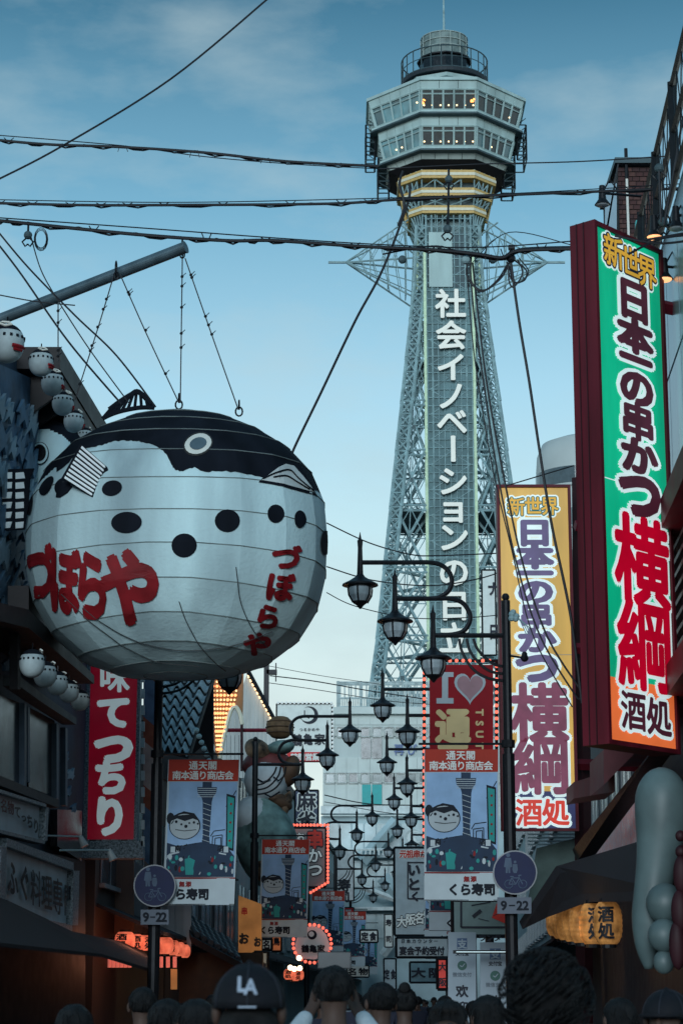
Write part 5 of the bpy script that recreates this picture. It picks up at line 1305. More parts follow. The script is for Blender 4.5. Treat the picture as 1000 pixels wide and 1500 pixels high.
# oval bulb sign
t = thing('oval_sign', P(457, 1412, 50), 'oval white shop sign ringed by red bulbs low in the street', 'sign'); f = PF(50)
mb = MB(); shape(mb, f, [(433 + 0, 1404), (432, 1385), (436, 1370), (445, 1360), (457, 1356), (469, 1360), (478, 1370), (483, 1385), (482, 1396), (476, 1402), (460, 1406)], pan, 0, .12); mb.build('panel', t)
mb = MB(); disc(mb, f, 457, 1370, 7, inkt, .02, 16); disc(mb, f, 456, 1369, 4, pan, .03, 12)
for i, c in enumerate('鶴亀家'): glyph(mb, f, c, 447 + i * 11.5, 1390, 11, 11, inkt, .02, .03, step=.001)
mb.build('lettering', t)
bulbs(t, [(457 + 28 * math.cos(a), 1383 + 28 * math.sin(a)) for a in np.linspace(0, 6.28, 27)[:-1]], 49.9, .04)
# right side signs
t = board('skewer_board', 577, 1242, 640, 1371, 52, pan2, 'tall pale vertical sign with framed brush letters in mid street', [(c, 590 + i * 10, 1251, 10, 11, redt, .03, pan) for i, c in enumerate('元祖串かつ')][:5] + [('い', 606, 1274, 18, 18, inkt, .05), ('っ', 626, 1282, 12, 12, inkt, .04), ('と', 606, 1295, 20, 18, inkt, .04), ('く', 608, 1313, 14, 14, inkt, .04), ('大', 588, 1350, 14, 16, pan, .02, inkt), ('阪', 601, 1347, 14, 16, pan, .02, inkt), ('名', 614, 1345, 14, 16, pan, .02, inkt), ('物', 627, 1342, 14, 16, pan, .02, inkt)])
f = PF(52); mb = MB(); line(mb, f, [(597, 1264), (636, 1264), (636, 1317), (597, 1317), (597, 1263)], 2, inkt, .03); mb.build('inner_frame', t)
board('reservation_board', 580, 1374, 657, 1403, 48, pan2, 'pale board announcing banquet bookings under the tall vertical sign', [(c, 590 + i * 11, 1393, 10.5, 12, inkt, .03) for i, c in enumerate('宴会予約受付')] + [(c, 590 + i * 8, 1379, 6, 6, inkt, .01) for i, c in enumerate('日本カウンター')])
t = board('counter_board', 662, 1319, 745, 1372, 34, M('panel_green_grey', (.18, .26, .26), .6, var=.2), 'pale green board with framed brush strokes and a dark lantern print', [(c, 706 + i * 11, 1378 - 4, 11, 10, inkt, .03) for i, c in enumerate('ウンター')])
f = PF(34); mb = MB(); line(mb, f, [(675, 1319), (675, 1359), (742, 1359), (742, 1334)], 3, inkt, .02)
for pts, w_ in (([(690, 1327), (718, 1322)], 1.5), ([(692, 1344), (698, 1339), (704, 1334)], 5), ([(700, 1346), (716, 1350)], 1)): line(mb, f, pts, w_, inkt, .03)
shape(mb, f, [(727, 1324), (747, 1330), (741, 1354), (720, 1345)], redt, .025); line(mb, f, [(722, 1342), (742, 1334)], 1, inkt, .03); mb.build('brush_drawing', t)
poster = M('poster_grey', (.32, .40, .47), .45, var=.15, scale=2); pblue = M('poster_blue', (.07, .13, .25), .5); pgreen = M('poster_green', (.05, .14, .12), .5)
def pay_poster(x0, x1, y0, Y, label):
    t = thing('payment_poster', P((x0 + x1) / 2, 1520, Y), label, 'poster'); f = PF(Y); cx = (x0 + x1) / 2; w_ = x1 - x0
    mb = MB(); rect(mb, f, x0, y0, x1, 1530, poster, 0, .03); mb.build('sheet', t)
    mb = MB(); rect(mb, f, cx - w_ * .18, y0 + 9, cx + w_ * .18, y0 + 25, pblue, .006); glyph(mb, f, '支', cx, y0 + 17, 13, 13, poster, .012, .03)
    for i, c in enumerate('支付宝'): glyph(mb, f, c, cx - 6.5 + i * 6.5, y0 + 31, 6.5, 6.5, inkt, .006, .02)
    disc(mb, f, cx, y0 + 49, w_ * .17, pgreen, .006, 20); line(mb, f, [(cx - 3, y0 + 49), (cx, y0 + 51), (cx + 4, y0 + 46)], 1.3, poster, .012)
    for i, c in enumerate('微信支付'): glyph(mb, f, c, cx - 10.5 + i * 7, y0 + 62, 6.5, 6.5, M('print_faint', (.12, .16, .2), .5), .006, .01)
    mb.build('print', t); mb = MB(); glyph(mb, f, '欢', cx, y0 + 86, 17, 17, inkt, .006, .03); mb.build('character', t); mb = MB(); glyph(mb, f, '迎', cx, y0 + 110, 17, 17, inkt, .006, .03)
    mb.build('character', t)
pay_poster(656, 697, 1366, 32.5, 'tall payment poster under the pale green board, left one'); pay_poster(703, 747, 1381, 32.2, 'tall payment poster beside the lamp pole, right one')
mb = MB(); mb.box(P(709, 1395, 31.5) + Vector((0, .03, 0)), (.9, .05, .05), iron); mb.tube([P(668, 1395, 31.45), P(750, 1395, 31.45)], .006, M('tube_light', (.6, .8, .85), .4, var=0, emit=.7), 6); mb.build('tube_light', label='thin bright tube light across the payment posters', cat='light')
board('side_board', 705, 835, 727, 960, 66, pan, 'narrow white board with dark strokes left of the yellow sign', [('ナ', 722, 862, 16, 20, inkt, .03), ('日', 723, 925, 14, 22, inkt, .03)])
t = board('street_board', 493, 1246, 518, 1320, 88, M('panel_bright', (.55, .62, .64), .5, emit=.05), 'white vertical sign with curved strokes far down the street', [('寿', 504, 1297, 18, 18, inkt, .03), ('司', 504, 1314, 16, 15, inkt, .03)])
board('street_board', 527, 1363, 553, 1381, 70, pan, 'small white board with bold letters far down the street', [('定', 534, 1372, 10, 12, inkt, .04), ('食', 546, 1372, 10, 12, inkt, .04)])
board('street_board', 503, 1330, 518, 1342, 92, M('panel_redstrip', hexc('a02028'), .5, emit=.15), 'small red and white board far down the street', [('居', 510, 1336, 9, 9, wht2, .03)])
for i, (x0, y0, x1, y1, Y, m_, lb_) in enumerate(((372, 1395, 392, 1440, 44, pan2, 'small pale board near the lower left poles'), (562, 1405, 580, 1450, 78, pan2, 'small blue grey board low in the far street'), (600, 1410, 650, 1440, 60, M('panel_cyan', (.20, .36, .42), .5, var=.5, scale=2), 'wide bluish board low beside the payment posters'), (508, 1415, 540, 1432, 84, pan, 'low pale board behind the man with raised arms'))):
    board('street_board', x0, y0, x1, y1, Y, m_, lb_, [(c, x0 + (x1 - x0) * (k + .5) / 2, (y0 + y1) / 2, (x1 - x0) * .4, min(14, (y1 - y0) * .6), inkt, .03) for k, c in enumerate(('焼鳥', '定食', '大阪', '名物')[i])])

for i, (x0, y0, x1, y1, Y, m_, tx, lb_) in enumerate(((398, 1336, 412, 1394, 62, M('added_glow_orange', (.55, .16, .06), .6, var=.3, emit=.35), '焼鳥', 'narrow orange board added for its glow in the left row of far shops'), (484, 1352, 496, 1398, 96, M('added_glow_red', (.5, .05, .04), .6, var=.3, emit=.35), '酒処', 'narrow red board added for its glow far down the left row'),  # the glowing boards here are added to brighten the street centre
        (541, 1392, 556, 1410, 118, M('added_glow_orange', (.5, .2, .1)), '天', 'small orange board added for its glow at the far end of the street'), (563, 1340, 575, 1388, 100, pan, '寿司', 'slim white board hanging over the far street on the right'), (640, 1405, 655, 1450, 40, M('added_glow_red', (.5, .05, .04)), '大阪', 'slim red board added for its glow left of the payment posters'),
        (517, 1352, 526, 1398, 112, pan, '処', 'slimmest pale board in the far street'), (383, 1376, 398, 1392, 47, pan, '名', 'small pale board below the second banner on the left'))):
    board('street_board', x0, y0, x1, y1, Y, m_, lb_, [(c, (x0 + x1) / 2, y0 + (y1 - y0) * (k + .5) / len(tx), (x1 - x0) * .7, (x1 - x0) * .8, inkt, .03) for k, c in enumerate(tx)])
# ------------------------------------------------------------------ pale building and arcade at the end of the street
YB = 126.0
pb = thing('office_building', P(560, 1440, YB), 'pale panelled office building with rows of windows below the tower', 'building')
pw = M('office_wall', (.55, .63, .62), .7, var=.12, scale=.8, streak=True); pw2 = M('office_panel', (.62, .70, .68), .65, var=.12, scale=1)
xL, xR = 473, 752; fb_ = PF(YB)
mb = MB(); zt2 = P(560, 1047, YB).z; A, B = P(xL, 1047, YB), P(xR, 1047, YB)
mb.prism([(A.x, YB, 0), (B.x, YB, 0), (B.x, YB + 14, 0), (A.x, YB + 14, 0)], (0, 0, zt2), pw); mb.build('wall', pb)
mb = MB(); mb.box(((A.x + B.x) / 2, YB + 6.8, zt2 + .2), (B.x - A.x + .5, 14.4, .4), pw2); mb.build('parapet', pb)
for x in np.arange(xL, xR, 17.2):
    for y0, y1 in ((1053, 1062), (1110, 1133), (1149, 1180)):
        mb = MB(); rect(mb, fb_, x + .4, y0, x + 16.8, y1, pw2, .06, .05); mb.build('wall_panel', pb)
og = M('office_glass', (.16, .23, .25), .15, var=.4, scale=.8, spec=.8); ogd = M('office_glass_dark', (.05, .08, .10), .15, var=.3, spec=.8); tealc = M('teal_blind', (.06, .42, .42), .6, var=.1)
alu = M('office_frame', (.6, .64, .62), .5)
k = 0
for y0, y1 in ((1067, 1079), (1134, 1147)):
    for x in np.arange(xL + 4, xR - 14, 17.2):
        mb = MB(); rect(mb, fb_, x, y0, x + 12, y1, og if (k % 3) else ogd, .04, .05); mb.build('window', pb)
        mb = MB()
        for a, b in (((x - 1, y0 - 1), (x + 13, y0 - 1)), ((x - 1, y1 + 1), (x + 13, y1 + 1)), ((x - 1, y0), (x - 1, y1)), ((x + 13, y0), (x + 13, y1))): mb.bar(fb_(*a, .09), fb_(*b, .09), .09, alu)
        mb.build('window_frame', pb); k += 1
for x0, y0, x1, y1, m_ in ((529, 1082, 543, 1112, ogd), (544.5, 1082, 559, 1112, ogd), (530, 1150, 543, 1179, tealc), (544.5, 1150, 559, 1179, tealc)):
    mb = MB(); rect(mb, fb_, x0, y0, x1, y1, m_, .12, .1); mb.build('window', pb)
blt = M('office_lettering', (.16, .22, .42), .6)
for ch, x, y in (('再', 584, 1098), ('び', 603, 1098), ('ナ', 622, 1098)):
    mb = MB(); glyph(mb, fb_, ch, x, y, 14, 16, blt, .15, .01, step=.002); mb.build('character', pb)
mb = MB(); ra = M('roof_rail', (.50, .58, .58), .6)
for (x0, x1, y0, y1, dn) in ((495, 628, 1000, 1046, 3.2), (560, 640, 1008, 1046, 2.6)):
    Yq = YB + (3 if x0 == 495 else 6); q = PF(Yq)
    for y in (y0, y0 + 3, (y0 + y1) / 2, y1 - 10, y1): mb.bar(q(x0, y, 0), q(x1, y, 0), .09, ra)
    for x in np.arange(x0, x1, dn): mb.bar(q(x, (y0 + y1) / 2 if int(x) % 2 else y0, 0), q(x, y1, 0), .055, ra)
    for x in np.arange(x0, x1 + 1, (x1 - x0) / 4): mb.bar(q(x, y0 - 2, 0), q(x, y1, 0), .14, ra)
mb.build('roof_railing', pb, kind='stuff')
for x, y, w_, h_ in ((572, 1015, 14, 30), (588, 1022, 20, 22), (610, 1018, 10, 28)):
    mb = MB(); p = P(x, y + h_, YB + 8); mb.box((p.x, YB + 8, p.z + h_ * .021), (w_ * .04, 1.6, h_ * .042), M('plant_unit', (.35, .42, .43), .7)); mb.build('rooftop_unit', pb)
# arcade hall with slanting roofs and a stair below it
ah = thing('arcade_hall', P(560, 1460, 108), 'blue glass arcade hall with a slanting stair at the end of the street', 'building')
blg = M('arcade_glass', (.30, .44, .48), .2, var=.6, scale=.5, spec=.7); blw = M('arcade_white', (.65, .74, .75), .6, var=.2)
blp = M('arcade_panel', (.40, .54, .58), .6, var=.35, scale=.4)
q = PF(110)
mb = MB(); rect(mb, q, 470, 1196, 745, 1466, blp, 0, 1.0); mb.build('wall', ah)
for y0, y1, m_ in ((1183, 1194, blw), (1252, 1258, blw), (1330, 1335, blw)):
    mb = MB(); rect(mb, q, 470, y0, 640, y1, m_, .8, .8); mb.build('roof_edge', ah)
for i in range(9):
    for y0, y1 in ((1207, 1245), (1262, 1300), (1340, 1375)):
        mb = MB(); rect(mb, q, 480 + i * 18, y0, 496 + i * 18, y1, blg, .08, .05); mb.build('window', ah)
for a, b, w_ in (((530, 1262), (580, 1203), .45), ((530, 1300), (610, 1330), .2), ((560, 1285), (640, 1385), .5), ((640, 1290), (560, 1400), .3)):
    mb = MB(); mb.bar(P(*a, 108.5), P(*b, 108.5), w_, blw if w_ < .4 else blp); mb.build('stair_beam', ah)
mb = MB()
for k in range(26): x = 478 + k * 6.4; mb.bar(P(x, 1245, 108), P(x, 1253, 108), .06, blw)
mb.bar(P(478, 1245, 108), P(640, 1245, 108), .08, blw); mb.build('gallery_railing', ah, kind='stuff')
mb = MB()
for k in range(5): disc(mb, PF(108.2), 605 + k * 2, 1228, 13 - k * 2, blw if k % 2 else blg, .02 * k, 12)
mb.build('round_truss', ah)
# curved white tower block on the right
rt = thing('round_building', P(862, 1300, 96), 'white building with a rounded banded corner behind the two tall signs', 'building')
c = P(872, 1300, 98); zt3 = P(850, 640, 96).z; rwm = M('round_wall', (.50, .56, .56), .6, var=.12, scale=.5)
mb = MB(); mb.lathe([(2.3, 0), (2.3, zt3 - 1.2), (2.25, zt3 - .5), (2.0, zt3 + .1), (1.2, zt3 + .4), (.3, zt3 + .5)], (c.x, c.y, 0), rwm, 40); mb.build('round_wall', rt, smooth=True)
for k in range(14):
    z = zt3 - 2.2 - k * 2.0; mb = MB(); mb.lathe([(2.33, z), (2.33, z + .8)], (c.x, c.y, 0), og if k else ogd, 40); mb.build('window_band', rt)
    mb = MB(); mb.lathe([(2.42, z - .14), (2.42, z - .02)], (c.x, c.y, 0), rwm, 40); mb.build('ledge', rt)
mb = MB(); mb.box((c.x + 5, c.y + 4, zt3 / 2 - 1), (9, 8, zt3 - 2), rwm); mb.build('wing', rt)

# ------------------------------------------------------------------ right side building
OR = 2.6
panelb = M('glass_panel_blue', (.26, .38, .46), .25, var=.35, scale=.7, spec=.6)
zR = FP(1000, 100, OR).z - 1.0
rbld = thing('corner_building', SO(OR + 3, 26, 0), 'tall dark building with blue panels and rooftop mesh railing at the right edge', 'building')
mb = MB(); mb.prism([SO(OR + .1, 14), SO(OR + 8, 14), SO(OR + 8, 30), SO(OR + .1, 30)], (0, 0, zR), M('right_wall', (.05, .055, .06), .7, var=.3)); mb.build('wall', rbld)
fR = FF(OR)
Ys = np.arange(15, 30.1, 1.25)
for a, b in zip(Ys, Ys[1:]):
    for z0, z1 in ((zR - 1.7, zR - .02), (zR - 3.5, zR - 1.75), (zR - 5.2, zR - 3.8)):
        mb = MB(); mb.prism([SO(OR, a + .02, z0), SO(OR, b - .02, z0), SO(OR, b - .02, z1), SO(OR, a + .02, z1)], (.08, 0, 0), panelb if z1 > zR - 3.7 else darkg); mb.build('facade_panel', rbld)
mb = MB()
for h in (0, .55, 1.1): mb.bar(SO(OR - .05, 14, zR + h), SO(OR - .05, 30, zR + h), .05, iron)
for y in np.arange(14, 30.1, 2): mb.bar(SO(OR - .05, y, zR), SO(OR - .05, y, zR + 1.15), .07, iron)
for y in np.arange(14, 30, .5): mb.bar(SO(OR - .05, y, zR), SO(OR - .05, y + .5, zR + 1.05), .010, iron); mb.bar(SO(OR - .05, y + .5, zR), SO(OR - .05, y, zR + 1.05), .010, iron)
mb.build('mesh_railing', rbld, kind='stuff')
for z in (zR - 3.75, zR - 5.6, zR - 7.4):
    mb = MB(); mb.prism([SO(OR - .25, 14, z), SO(OR + .1, 14, z), SO(OR + .1, 30, z), SO(OR - .25, 30, z)], (0, 0, .32), maroon); mb.build('maroon_beam', rbld)
for k in range(8):
    mb = MB(); z = zR - 5.0 + k * .16; mb.prism([SO(OR - .06, 19, z), SO(OR + .0, 19, z), SO(OR + .0, 27, z), SO(OR - .06, 27, z)], (0, 0, .05), iron); mb.build('louvre', rbld)
# brick stair tower behind
YK = 34.0; bt = thing('brick_tower', P(930, 420, YK), 'dark brick stair tower with a white pipe above the green sign', 'brick tower')
a, b = P(904, 242, YK), P(957, 242, YK); brick_m = [M('brick_%d' % i, c_, .8, var=.3, scale=9, bump=.3) for i, c_ in enumerate(((.075, .035, .035), (.10, .05, .045), (.055, .03, .032)))]
mb = MB(); mb.box(((a.x + b.x) / 2, YK + 1.02, a.z / 2), (b.x - a.x, 2, a.z), M('mortar', (.03, .025, .027), .9)); mb.build('core', bt)
nb = 5; wb = (b.x - a.x) / nb; hb = .085; row = 0; z = a.z - .03; base_b = {}
while z > P(930, 440, YK).z:
    for i in range(nb + (row % 2)):
        x0 = a.x + wb * (i - .5 * (row % 2)); x1 = x0 + wb; x0, x1 = max(a.x, x0) + .006, min(b.x, x1) - .006
        key = (round(x1 - x0, 3), rb.randrange(3))
        if key not in base_b:
            mb = MB(); mb.box((0, 0, 0), (x1 - x0, .03, hb - .014), brick_m[key[1]]); o = mb.build('brick', bt, origin=None); o.data.transform(Matrix.Translation(root_loc(bt))); base_b[key] = o.data
            o.location = Vector(((x0 + x1) / 2, YK + .012, z - hb / 2)) - bt.location
        else:
            o = bpy.data.objects.new('brick', base_b[key]); COL.objects.link(o); o.parent = bt; o.location = Vector(((x0 + x1) / 2, YK + .012 + rb.uniform(-.004, .004), z - hb / 2)) - bt.location
    row += 1; z -= hb
mb = MB(); mb.box(((a.x + b.x) / 2, YK + .95, a.z + .04), (b.x - a.x + .12, 2.2, .1), steel_d); mb.build('coping', bt)
mb = MB(); p = P(916, 240, YK); mb.tube([Vector((p.x, YK - .08, p.z - 3)), Vector((p.x, YK - .08, p.z - .3))], .022, white, 8); mb.tube([Vector((p.x, YK - .08, p.z - .3)), Vector((p.x, YK - .08, p.z + .25))], .03, iron, 8); mb.build('pipe', bt)
mb = MB(); rect(mb, PF(33.5), 886, 268, 903, 345, M('screen_blue', (.25, .38, .46), .4, var=.1), 0, .05); shape(mb, PF(33.6), [(903, 243), (905, 243), (888, 345), (885, 345)], iron, .1, .05)
mb.build('glass_screen', label='slanting pale glass screen left of the dark brick tower', cat='screen')
mb = MB(); rect(mb, PF(27), 931, 322, 937, 350, tealc, 0, .1); mb.build('teal_box', label='small teal plate above the top edge of the green sign', cat='plate')
def spotl(x, y, Y, lit, label):
    t = thing('spotlight', P(x, y, Y), label, 'spotlight', 'black gooseneck spotlights on the right'); c = P(x, y, Y)
    mb = MB(); mb.tube([c + Vector((0, 0, .22)), c + Vector((.0, 0, .10)), c + Vector((0, 0, .04)), c + Vector((0, 0, -.03))], [.035, .045, .05, .10], iron, 14); mb.build('shade', t)
    mb = MB(); mb.ball(c + Vector((0, 0, -.03)), (.085, .085, .035), M('spot_glow', (1, .45, .2), .4, var=0, emit=1.2) if lit else M('spot_glass', (.25, .28, .3), .2), 10, 6); mb.build('bulb', t)
    mb = MB(); mb.tube([c + Vector((.03, 0, .18)), c + Vector((.10, 0, .30)), c + Vector((.18, .02, .2)), c + Vector((.2, .05, .12))], .012, iron, 6); mb.bar(c + Vector((.03, 0, .12)), c + Vector((.5, .1, .12)), .025, iron); mb.build('arm', t)
spotl(882, 296, 25, False, 'unlit black spotlight left of the dark brick tower'); spotl(958, 343, 22.5, True, 'lit black spotlight at the top corner of the green sign'); spotl(973, 405, 23, True, 'lit black spotlight right of the green sign'); spotl(990, 330, 22, False, 'unlit black spotlight on the cable arm at the right edge')
for x, y, lb_ in ((965, 246, 'round insulator on the railing post of the right building'), (971, 325, 'round insulator over the lit spotlight at right')): insulator(x, y, 22.3, 1, lb_)
mb = MB()
for pts in ([(900, 345), (960, 356), (1010, 352)], [(940, 352), (1010, 340)], [(965, 250), (968, 325)], [(1000, 170), (985, 260), (972, 330)], [(920, 372), (965, 350), (1005, 344)]): mb.tube(catmull([P(x, y, 21.8) for x, y in pts], 6), .013, cabm, 6)
mb.build('cable_cluster', label='crossing black cables at the top of the green sign', cat='cables')
# soffits and mural under the green sign
mb = MB(); mb.prism([P(884, 1150, 26), P(884, 1098, 26), P(935, 1098, 26)], (0, 1.5, 0), M('maroon_pale', (.16, .045, .055), .5, var=.2)); mb.prism([P(840, 1146, 30), P(900, 1128, 27), P(900, 1160, 27), P(840, 1170, 30)], (0, 1, 0), maroon)
mb.build('soffit_bracket', label='maroon triangular bracket under the bottom of the green sign', cat='bracket')
mb = MB(); mb.prism([P(838, 1245, 32), P(962, 1090, 24), P(968, 1090, 24), P(845, 1262, 32)], (.2, 0, 0), iron); mb.build('raking_beam', label='dark raking beam beside the glittering wall panel', cat='beam')
gp = bpy.data.materials.new('glitter_panel'); gp.use_nodes = True; n = gp.node_tree.nodes; l = gp.node_tree.links; bs = n['Principled BSDF']
t_ = n.new('ShaderNodeTexCoord'); m_ = n.new('ShaderNodeMapping'); m_.inputs['Scale'].default_value = (9, 9, 2.2); l.new(t_.outputs['Object'], m_.inputs[0])
n1 = n.new('ShaderNodeTexNoise'); n1.inputs['Scale'].default_value = 2.2; n1.inputs['Detail'].default_value = 8; n1.inputs['Roughness'].default_value = .75; l.new(m_.outputs[0], n1.inputs['Vector'])
r_ = n.new('ShaderNodeValToRGB'); l.new(n1.outputs[0], r_.inputs[0]); r_.color_ramp.interpolation = 'CONSTANT'
cols = [(0, (.01, .02, .04)), (.38, (.02, .10, .16)), (.46, (.25, .04, .025)), (.53, (.03, .17, .22)), (.58, (.35, .42, .42)), (.62, (.28, .07, .03)), (.68, (.4, .36, .22))]
el_ = r_.color_ramp.elements; el_[0].color = (*cols[0][1], 1); el_[1].position = cols[1][0]; el_[1].color = (*cols[1][1], 1)
for p_, c_ in cols[2:]: k_ = el_.new(p_); k_.color = (*c_, 1)
l.new(r_.outputs[0], bs.inputs['Base Color']); l.new(r_.outputs[0], bs.inputs['Emission Color']); bs.inputs['Emission Strength'].default_value = .35; bs.inputs['Roughness'].default_value = .3
mb = MB(); mb.prism([FP(859, 1242, OR - .2), FP(940, 1155, OR - .2), FP(940, 1240, OR - .2), FP(859, 1274, OR - .2)], (.1, 0, 0), gp); mb.build('mural_panel', label='glittering multicoloured wall panel under the raking beam', cat='mural')
mb = MB(); Yg = 33; shape(mb, PF(Yg), [(786, 1243), (843, 1228), (843, 1345), (770, 1345)], M('screen_green', (.11, .17, .16), .7, var=.25), 0, .1); mb.build('green_screen', label='dull green canvas screen beneath the yellow sign', cat='screen')
mb = MB(); f = PF(36)
for k in range(4): rect(mb, f, 772, 1222 + k * 5, 840, 1224 + k * 5, steel, .1, .05)
mb.build('white_rails', label='pale horizontal rails between yellow sign and green screen', cat='rails')
mb = MB()
mb.prism([P(765, 1362, 29), P(820, 1280, 27), P(962, 1240, 22), P(990, 1320, 19.5), P(860, 1322, 25), P(800, 1345, 28)], (0, .5, .12), awn); mb.build('awning', label='sloping dark awning over the row of amber lanterns', cat='awning')
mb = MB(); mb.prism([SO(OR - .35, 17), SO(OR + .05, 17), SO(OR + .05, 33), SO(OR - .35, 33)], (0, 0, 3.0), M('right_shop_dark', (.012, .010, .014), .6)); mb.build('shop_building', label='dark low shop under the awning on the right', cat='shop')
# paper lanterns
def paper_lantern(label, group, m, w=.16, h=.34, bands=True):
    t = thing('paper_lantern', (0, 0, 0), label, 'paper lantern', group)
    mb = MB(); prof = []
    for i in range(17):
        a = i / 16; r_ = w * (1 - abs(2 * a - 1) ** 3.5 * .38) * (1 + (.02 if i % 2 else -.02)); prof.append((r_, h * (a - .5)))
    mb.lathe(prof, (0, 0, 0), m, 18); mb.build('shade', t)
    mb = MB(); mb.lathe([(w * .55, h / 2), (w * .55, h / 2 + .03)], (0, 0, 0), iron, 12); mb.build('top_ring', t); mb = MB(); mb.lathe([(w * .55, -h / 2 - .03), (w * .55, -h / 2)], (0, 0, 0), iron, 12); mb.build('bottom_ring', t)
    f = lambda a, b, off: Vector((math.sin(a / w) * (w + off), -math.cos(a / w) * (w + off), -b))
    for ch, y in (('酒', -h * .22), ('処', h * .18)): mb = MB(); glyph(mb, f, ch, -w * .25, y, w * 1.0, h * .36, brush, .012, .03); mb.build('character', t)
    return t
amber = M('lantern_amber', (.62, .27, .075), .6, var=.6, scale=9, emit=.16); coral = M('lantern_coral', (.95, .17, .09), .6, var=.5, scale=8, emit=.65)
pl = paper_lantern('largest amber paper lantern under the right awning', 'amber paper lanterns under the right awning', amber)
for i, (x, y, Y, s) in enumerate(((890, 1353, 24, 1.0), (868, 1354, 25, 1.0), (852, 1354, 26.2, .98), (840, 1354, 27.4, .96), (830, 1353, 28.6, .95), (823, 1352, 29.8, .95), (818, 1351, 31, .95), (814, 1350, 31, .9))):
    c = P(x, y, Y)
    if i == 0: pl.location = c; pl.scale = (s, s, s * 1.35)
    else: dup(pl, c, .35 * i, '%s amber paper lantern from the right under the awning' % (ordn + ['eighth'])[i - 1], (s, s, s * 1.35))
pc = paper_lantern('large coral paper lantern at the left of the cluster beside the left pole', 'coral paper lanterns clustered by the left pole', coral, .15, .26)
for i, (x, y, s, lb_) in enumerate(((183, 1379, 1.1, None), (197, 1381, 1.0, 'coral paper lantern just left of the left lamp pole'), (210, 1382, .95, 'coral paper lantern partly behind the left lamp pole'), (165, 1389, .95, 'lower left coral paper lantern over the awning edge'), (176, 1398, .8, 'lowest small coral paper lantern over the awning edge'),
                          (241, 1386, 1.05, 'coral paper lantern just right of the left lamp pole'), (251, 1389, .95, 'coral paper lantern second right of the left pole'), (260, 1391, .9, 'coral paper lantern third right of the left pole'), (268, 1394, .85, 'coral paper lantern farthest right of the left cluster'))):
    c = P(x, y, 35 + .3 * i)
    if i == 0: pc.location = c; pc.scale = (s,) * 3
    else: dup(pc, c, .5 * i, lb_, s)
for i, (x, y, s) in enumerate(((424, 1428, .8), (431, 1430, .8), (437, 1429, .75))): dup(pc, P(x, y, 44 + i * .4), i, '%s coral paper lantern in the small cluster left of the oval sign' % ('first', 'second', 'third')[i], s, 'coral paper lanterns below the oval sign')
mb = MB()
for k, (x, y) in enumerate(((425, 1418), (431, 1420), (439, 1419), (438, 1404))): mb = MB(); mb.ball(P(x, y, 43), .05, M('hot_bulb', (1, .75, .45), .4, var=0, emit=6), 8, 6); mb.build('bare_bulb', label='bare glowing bulb %s below the oval bulb sign' % ('at far left', 'in the middle', 'at the right', 'highest')[k], cat='bulb', group='bare bulbs below the oval sign')
mb = MB()
for k in range(9):
    x = 160 + k * 6 if k < 6 else 236 + (k - 6) * 10; mb = MB(); mb.bar(P(x, 1402, 36), P(x, 1418, 36), .045, M('tassel_coral', (.8, .2, .15), .6, emit=.4)); mb.build('tassel', label='hanging coral tassel strips below the paper lanterns by the left pole', cat='tassel', group='coral tassels below the lanterns')
for (loc, en, c_, r_) in ((P(190, 1392, 34.2), 14, (1, .35, .2), .3), (P(255, 1396, 35), 9, (1, .4, .2), .3), (P(850, 1365, 25), 7, (1, .55, .2), .3), (P(430, 1425, 42.5), 22, (1, .55, .25), .2)):
    ld = bpy.data.lights.new('lantern_glow', 'POINT'); ld.energy = en; ld.color = c_; ld.shadow_soft_size = r_; lo = bpy.data.objects.new('lantern_glow', ld); COL.objects.link(lo); lo.location = loc
# left low shops: canvas, small tiled roof, lit wall
canv = M('canvas_beige', (.22, .15, .12), .8, var=.25, scale=2); canw = M('canvas_pale', (.26, .29, .31), .8, var=.2, scale=2)
mb = MB(); rect(mb, PF(36.6), 118, 1256, 196, 1372, canv, 0, .1); mb.build('canvas_wall', label='beige canvas wall under the red vertical sign', cat='canvas')
mb = MB()
for k in range(7): x0 = 196 + k * 12; shape(mb, PF(37.6 + .1 * (k % 2)), [(x0, 1262 + k * 6), (x0 + 12, 1268 + k * 6), (x0 + 12, 1372 + k * 4), (x0, 1368 + k * 4)], canw, 0, .05)
mb.build('curtain', label='pale pleated curtain with red marks behind the left round sign', cat='curtain')
mb = MB()
mf = [M('mural_orange', (.30, .11, .06), .7, var=.4), M('mural_cream', (.42, .42, .36), .7, var=.3), M('mural_sea', (.10, .20, .30), .7, var=.4)]
mt = thing('painted_wall', P(215, 1350, 34), 'narrow painted wall in orange, cream and blue beside the red sign', 'painted wall')
ys_ = [955, 985, 1010, 1050, 1085, 1110, 1150, 1180, 1215, 1260]
for k in range(9):
    mb = MB(); shape(mb, PF(34), [(210, ys_[k]), (236, ys_[k] + 22), (236, ys_[k + 1] + 22), (210, ys_[k + 1] - .3)], mf[(k * 2) % 3] if k % 2 else mf[k % 3], 0, .1); mb.build('painted_panel', mt)
mb = MB(); q = PF(37)
srt = thing('small_tiled_roof', P(312, 1400, 38), 'small dark tiled shop roof behind the left pole', 'roof')
for j in range(5):
    for i in range(7):
        x0, y0 = 272 + i * 10 + j * 3, 1340 + i * 6 + j * 6; mb = MB(); mb.tube([P(x0, y0, 38.6 - j * .3), P(x0 + 5, y0 + 6, 38.35 - j * .3)], .055, M('dark_tile', (.035, .045, .055), .5), 8); mb.build('roof_tile', srt)
mb = MB(); mb.prism([P(268, 1336, 39.2), P(345, 1385, 39.2), P(356, 1412, 37), P(280, 1372, 37)], (0, .1, -.12), gap); mb.build('roof_deck', srt)
lw2 = M('lit_wall', (.42, .19, .06), .7, var=.4, scale=2, emit=.25)
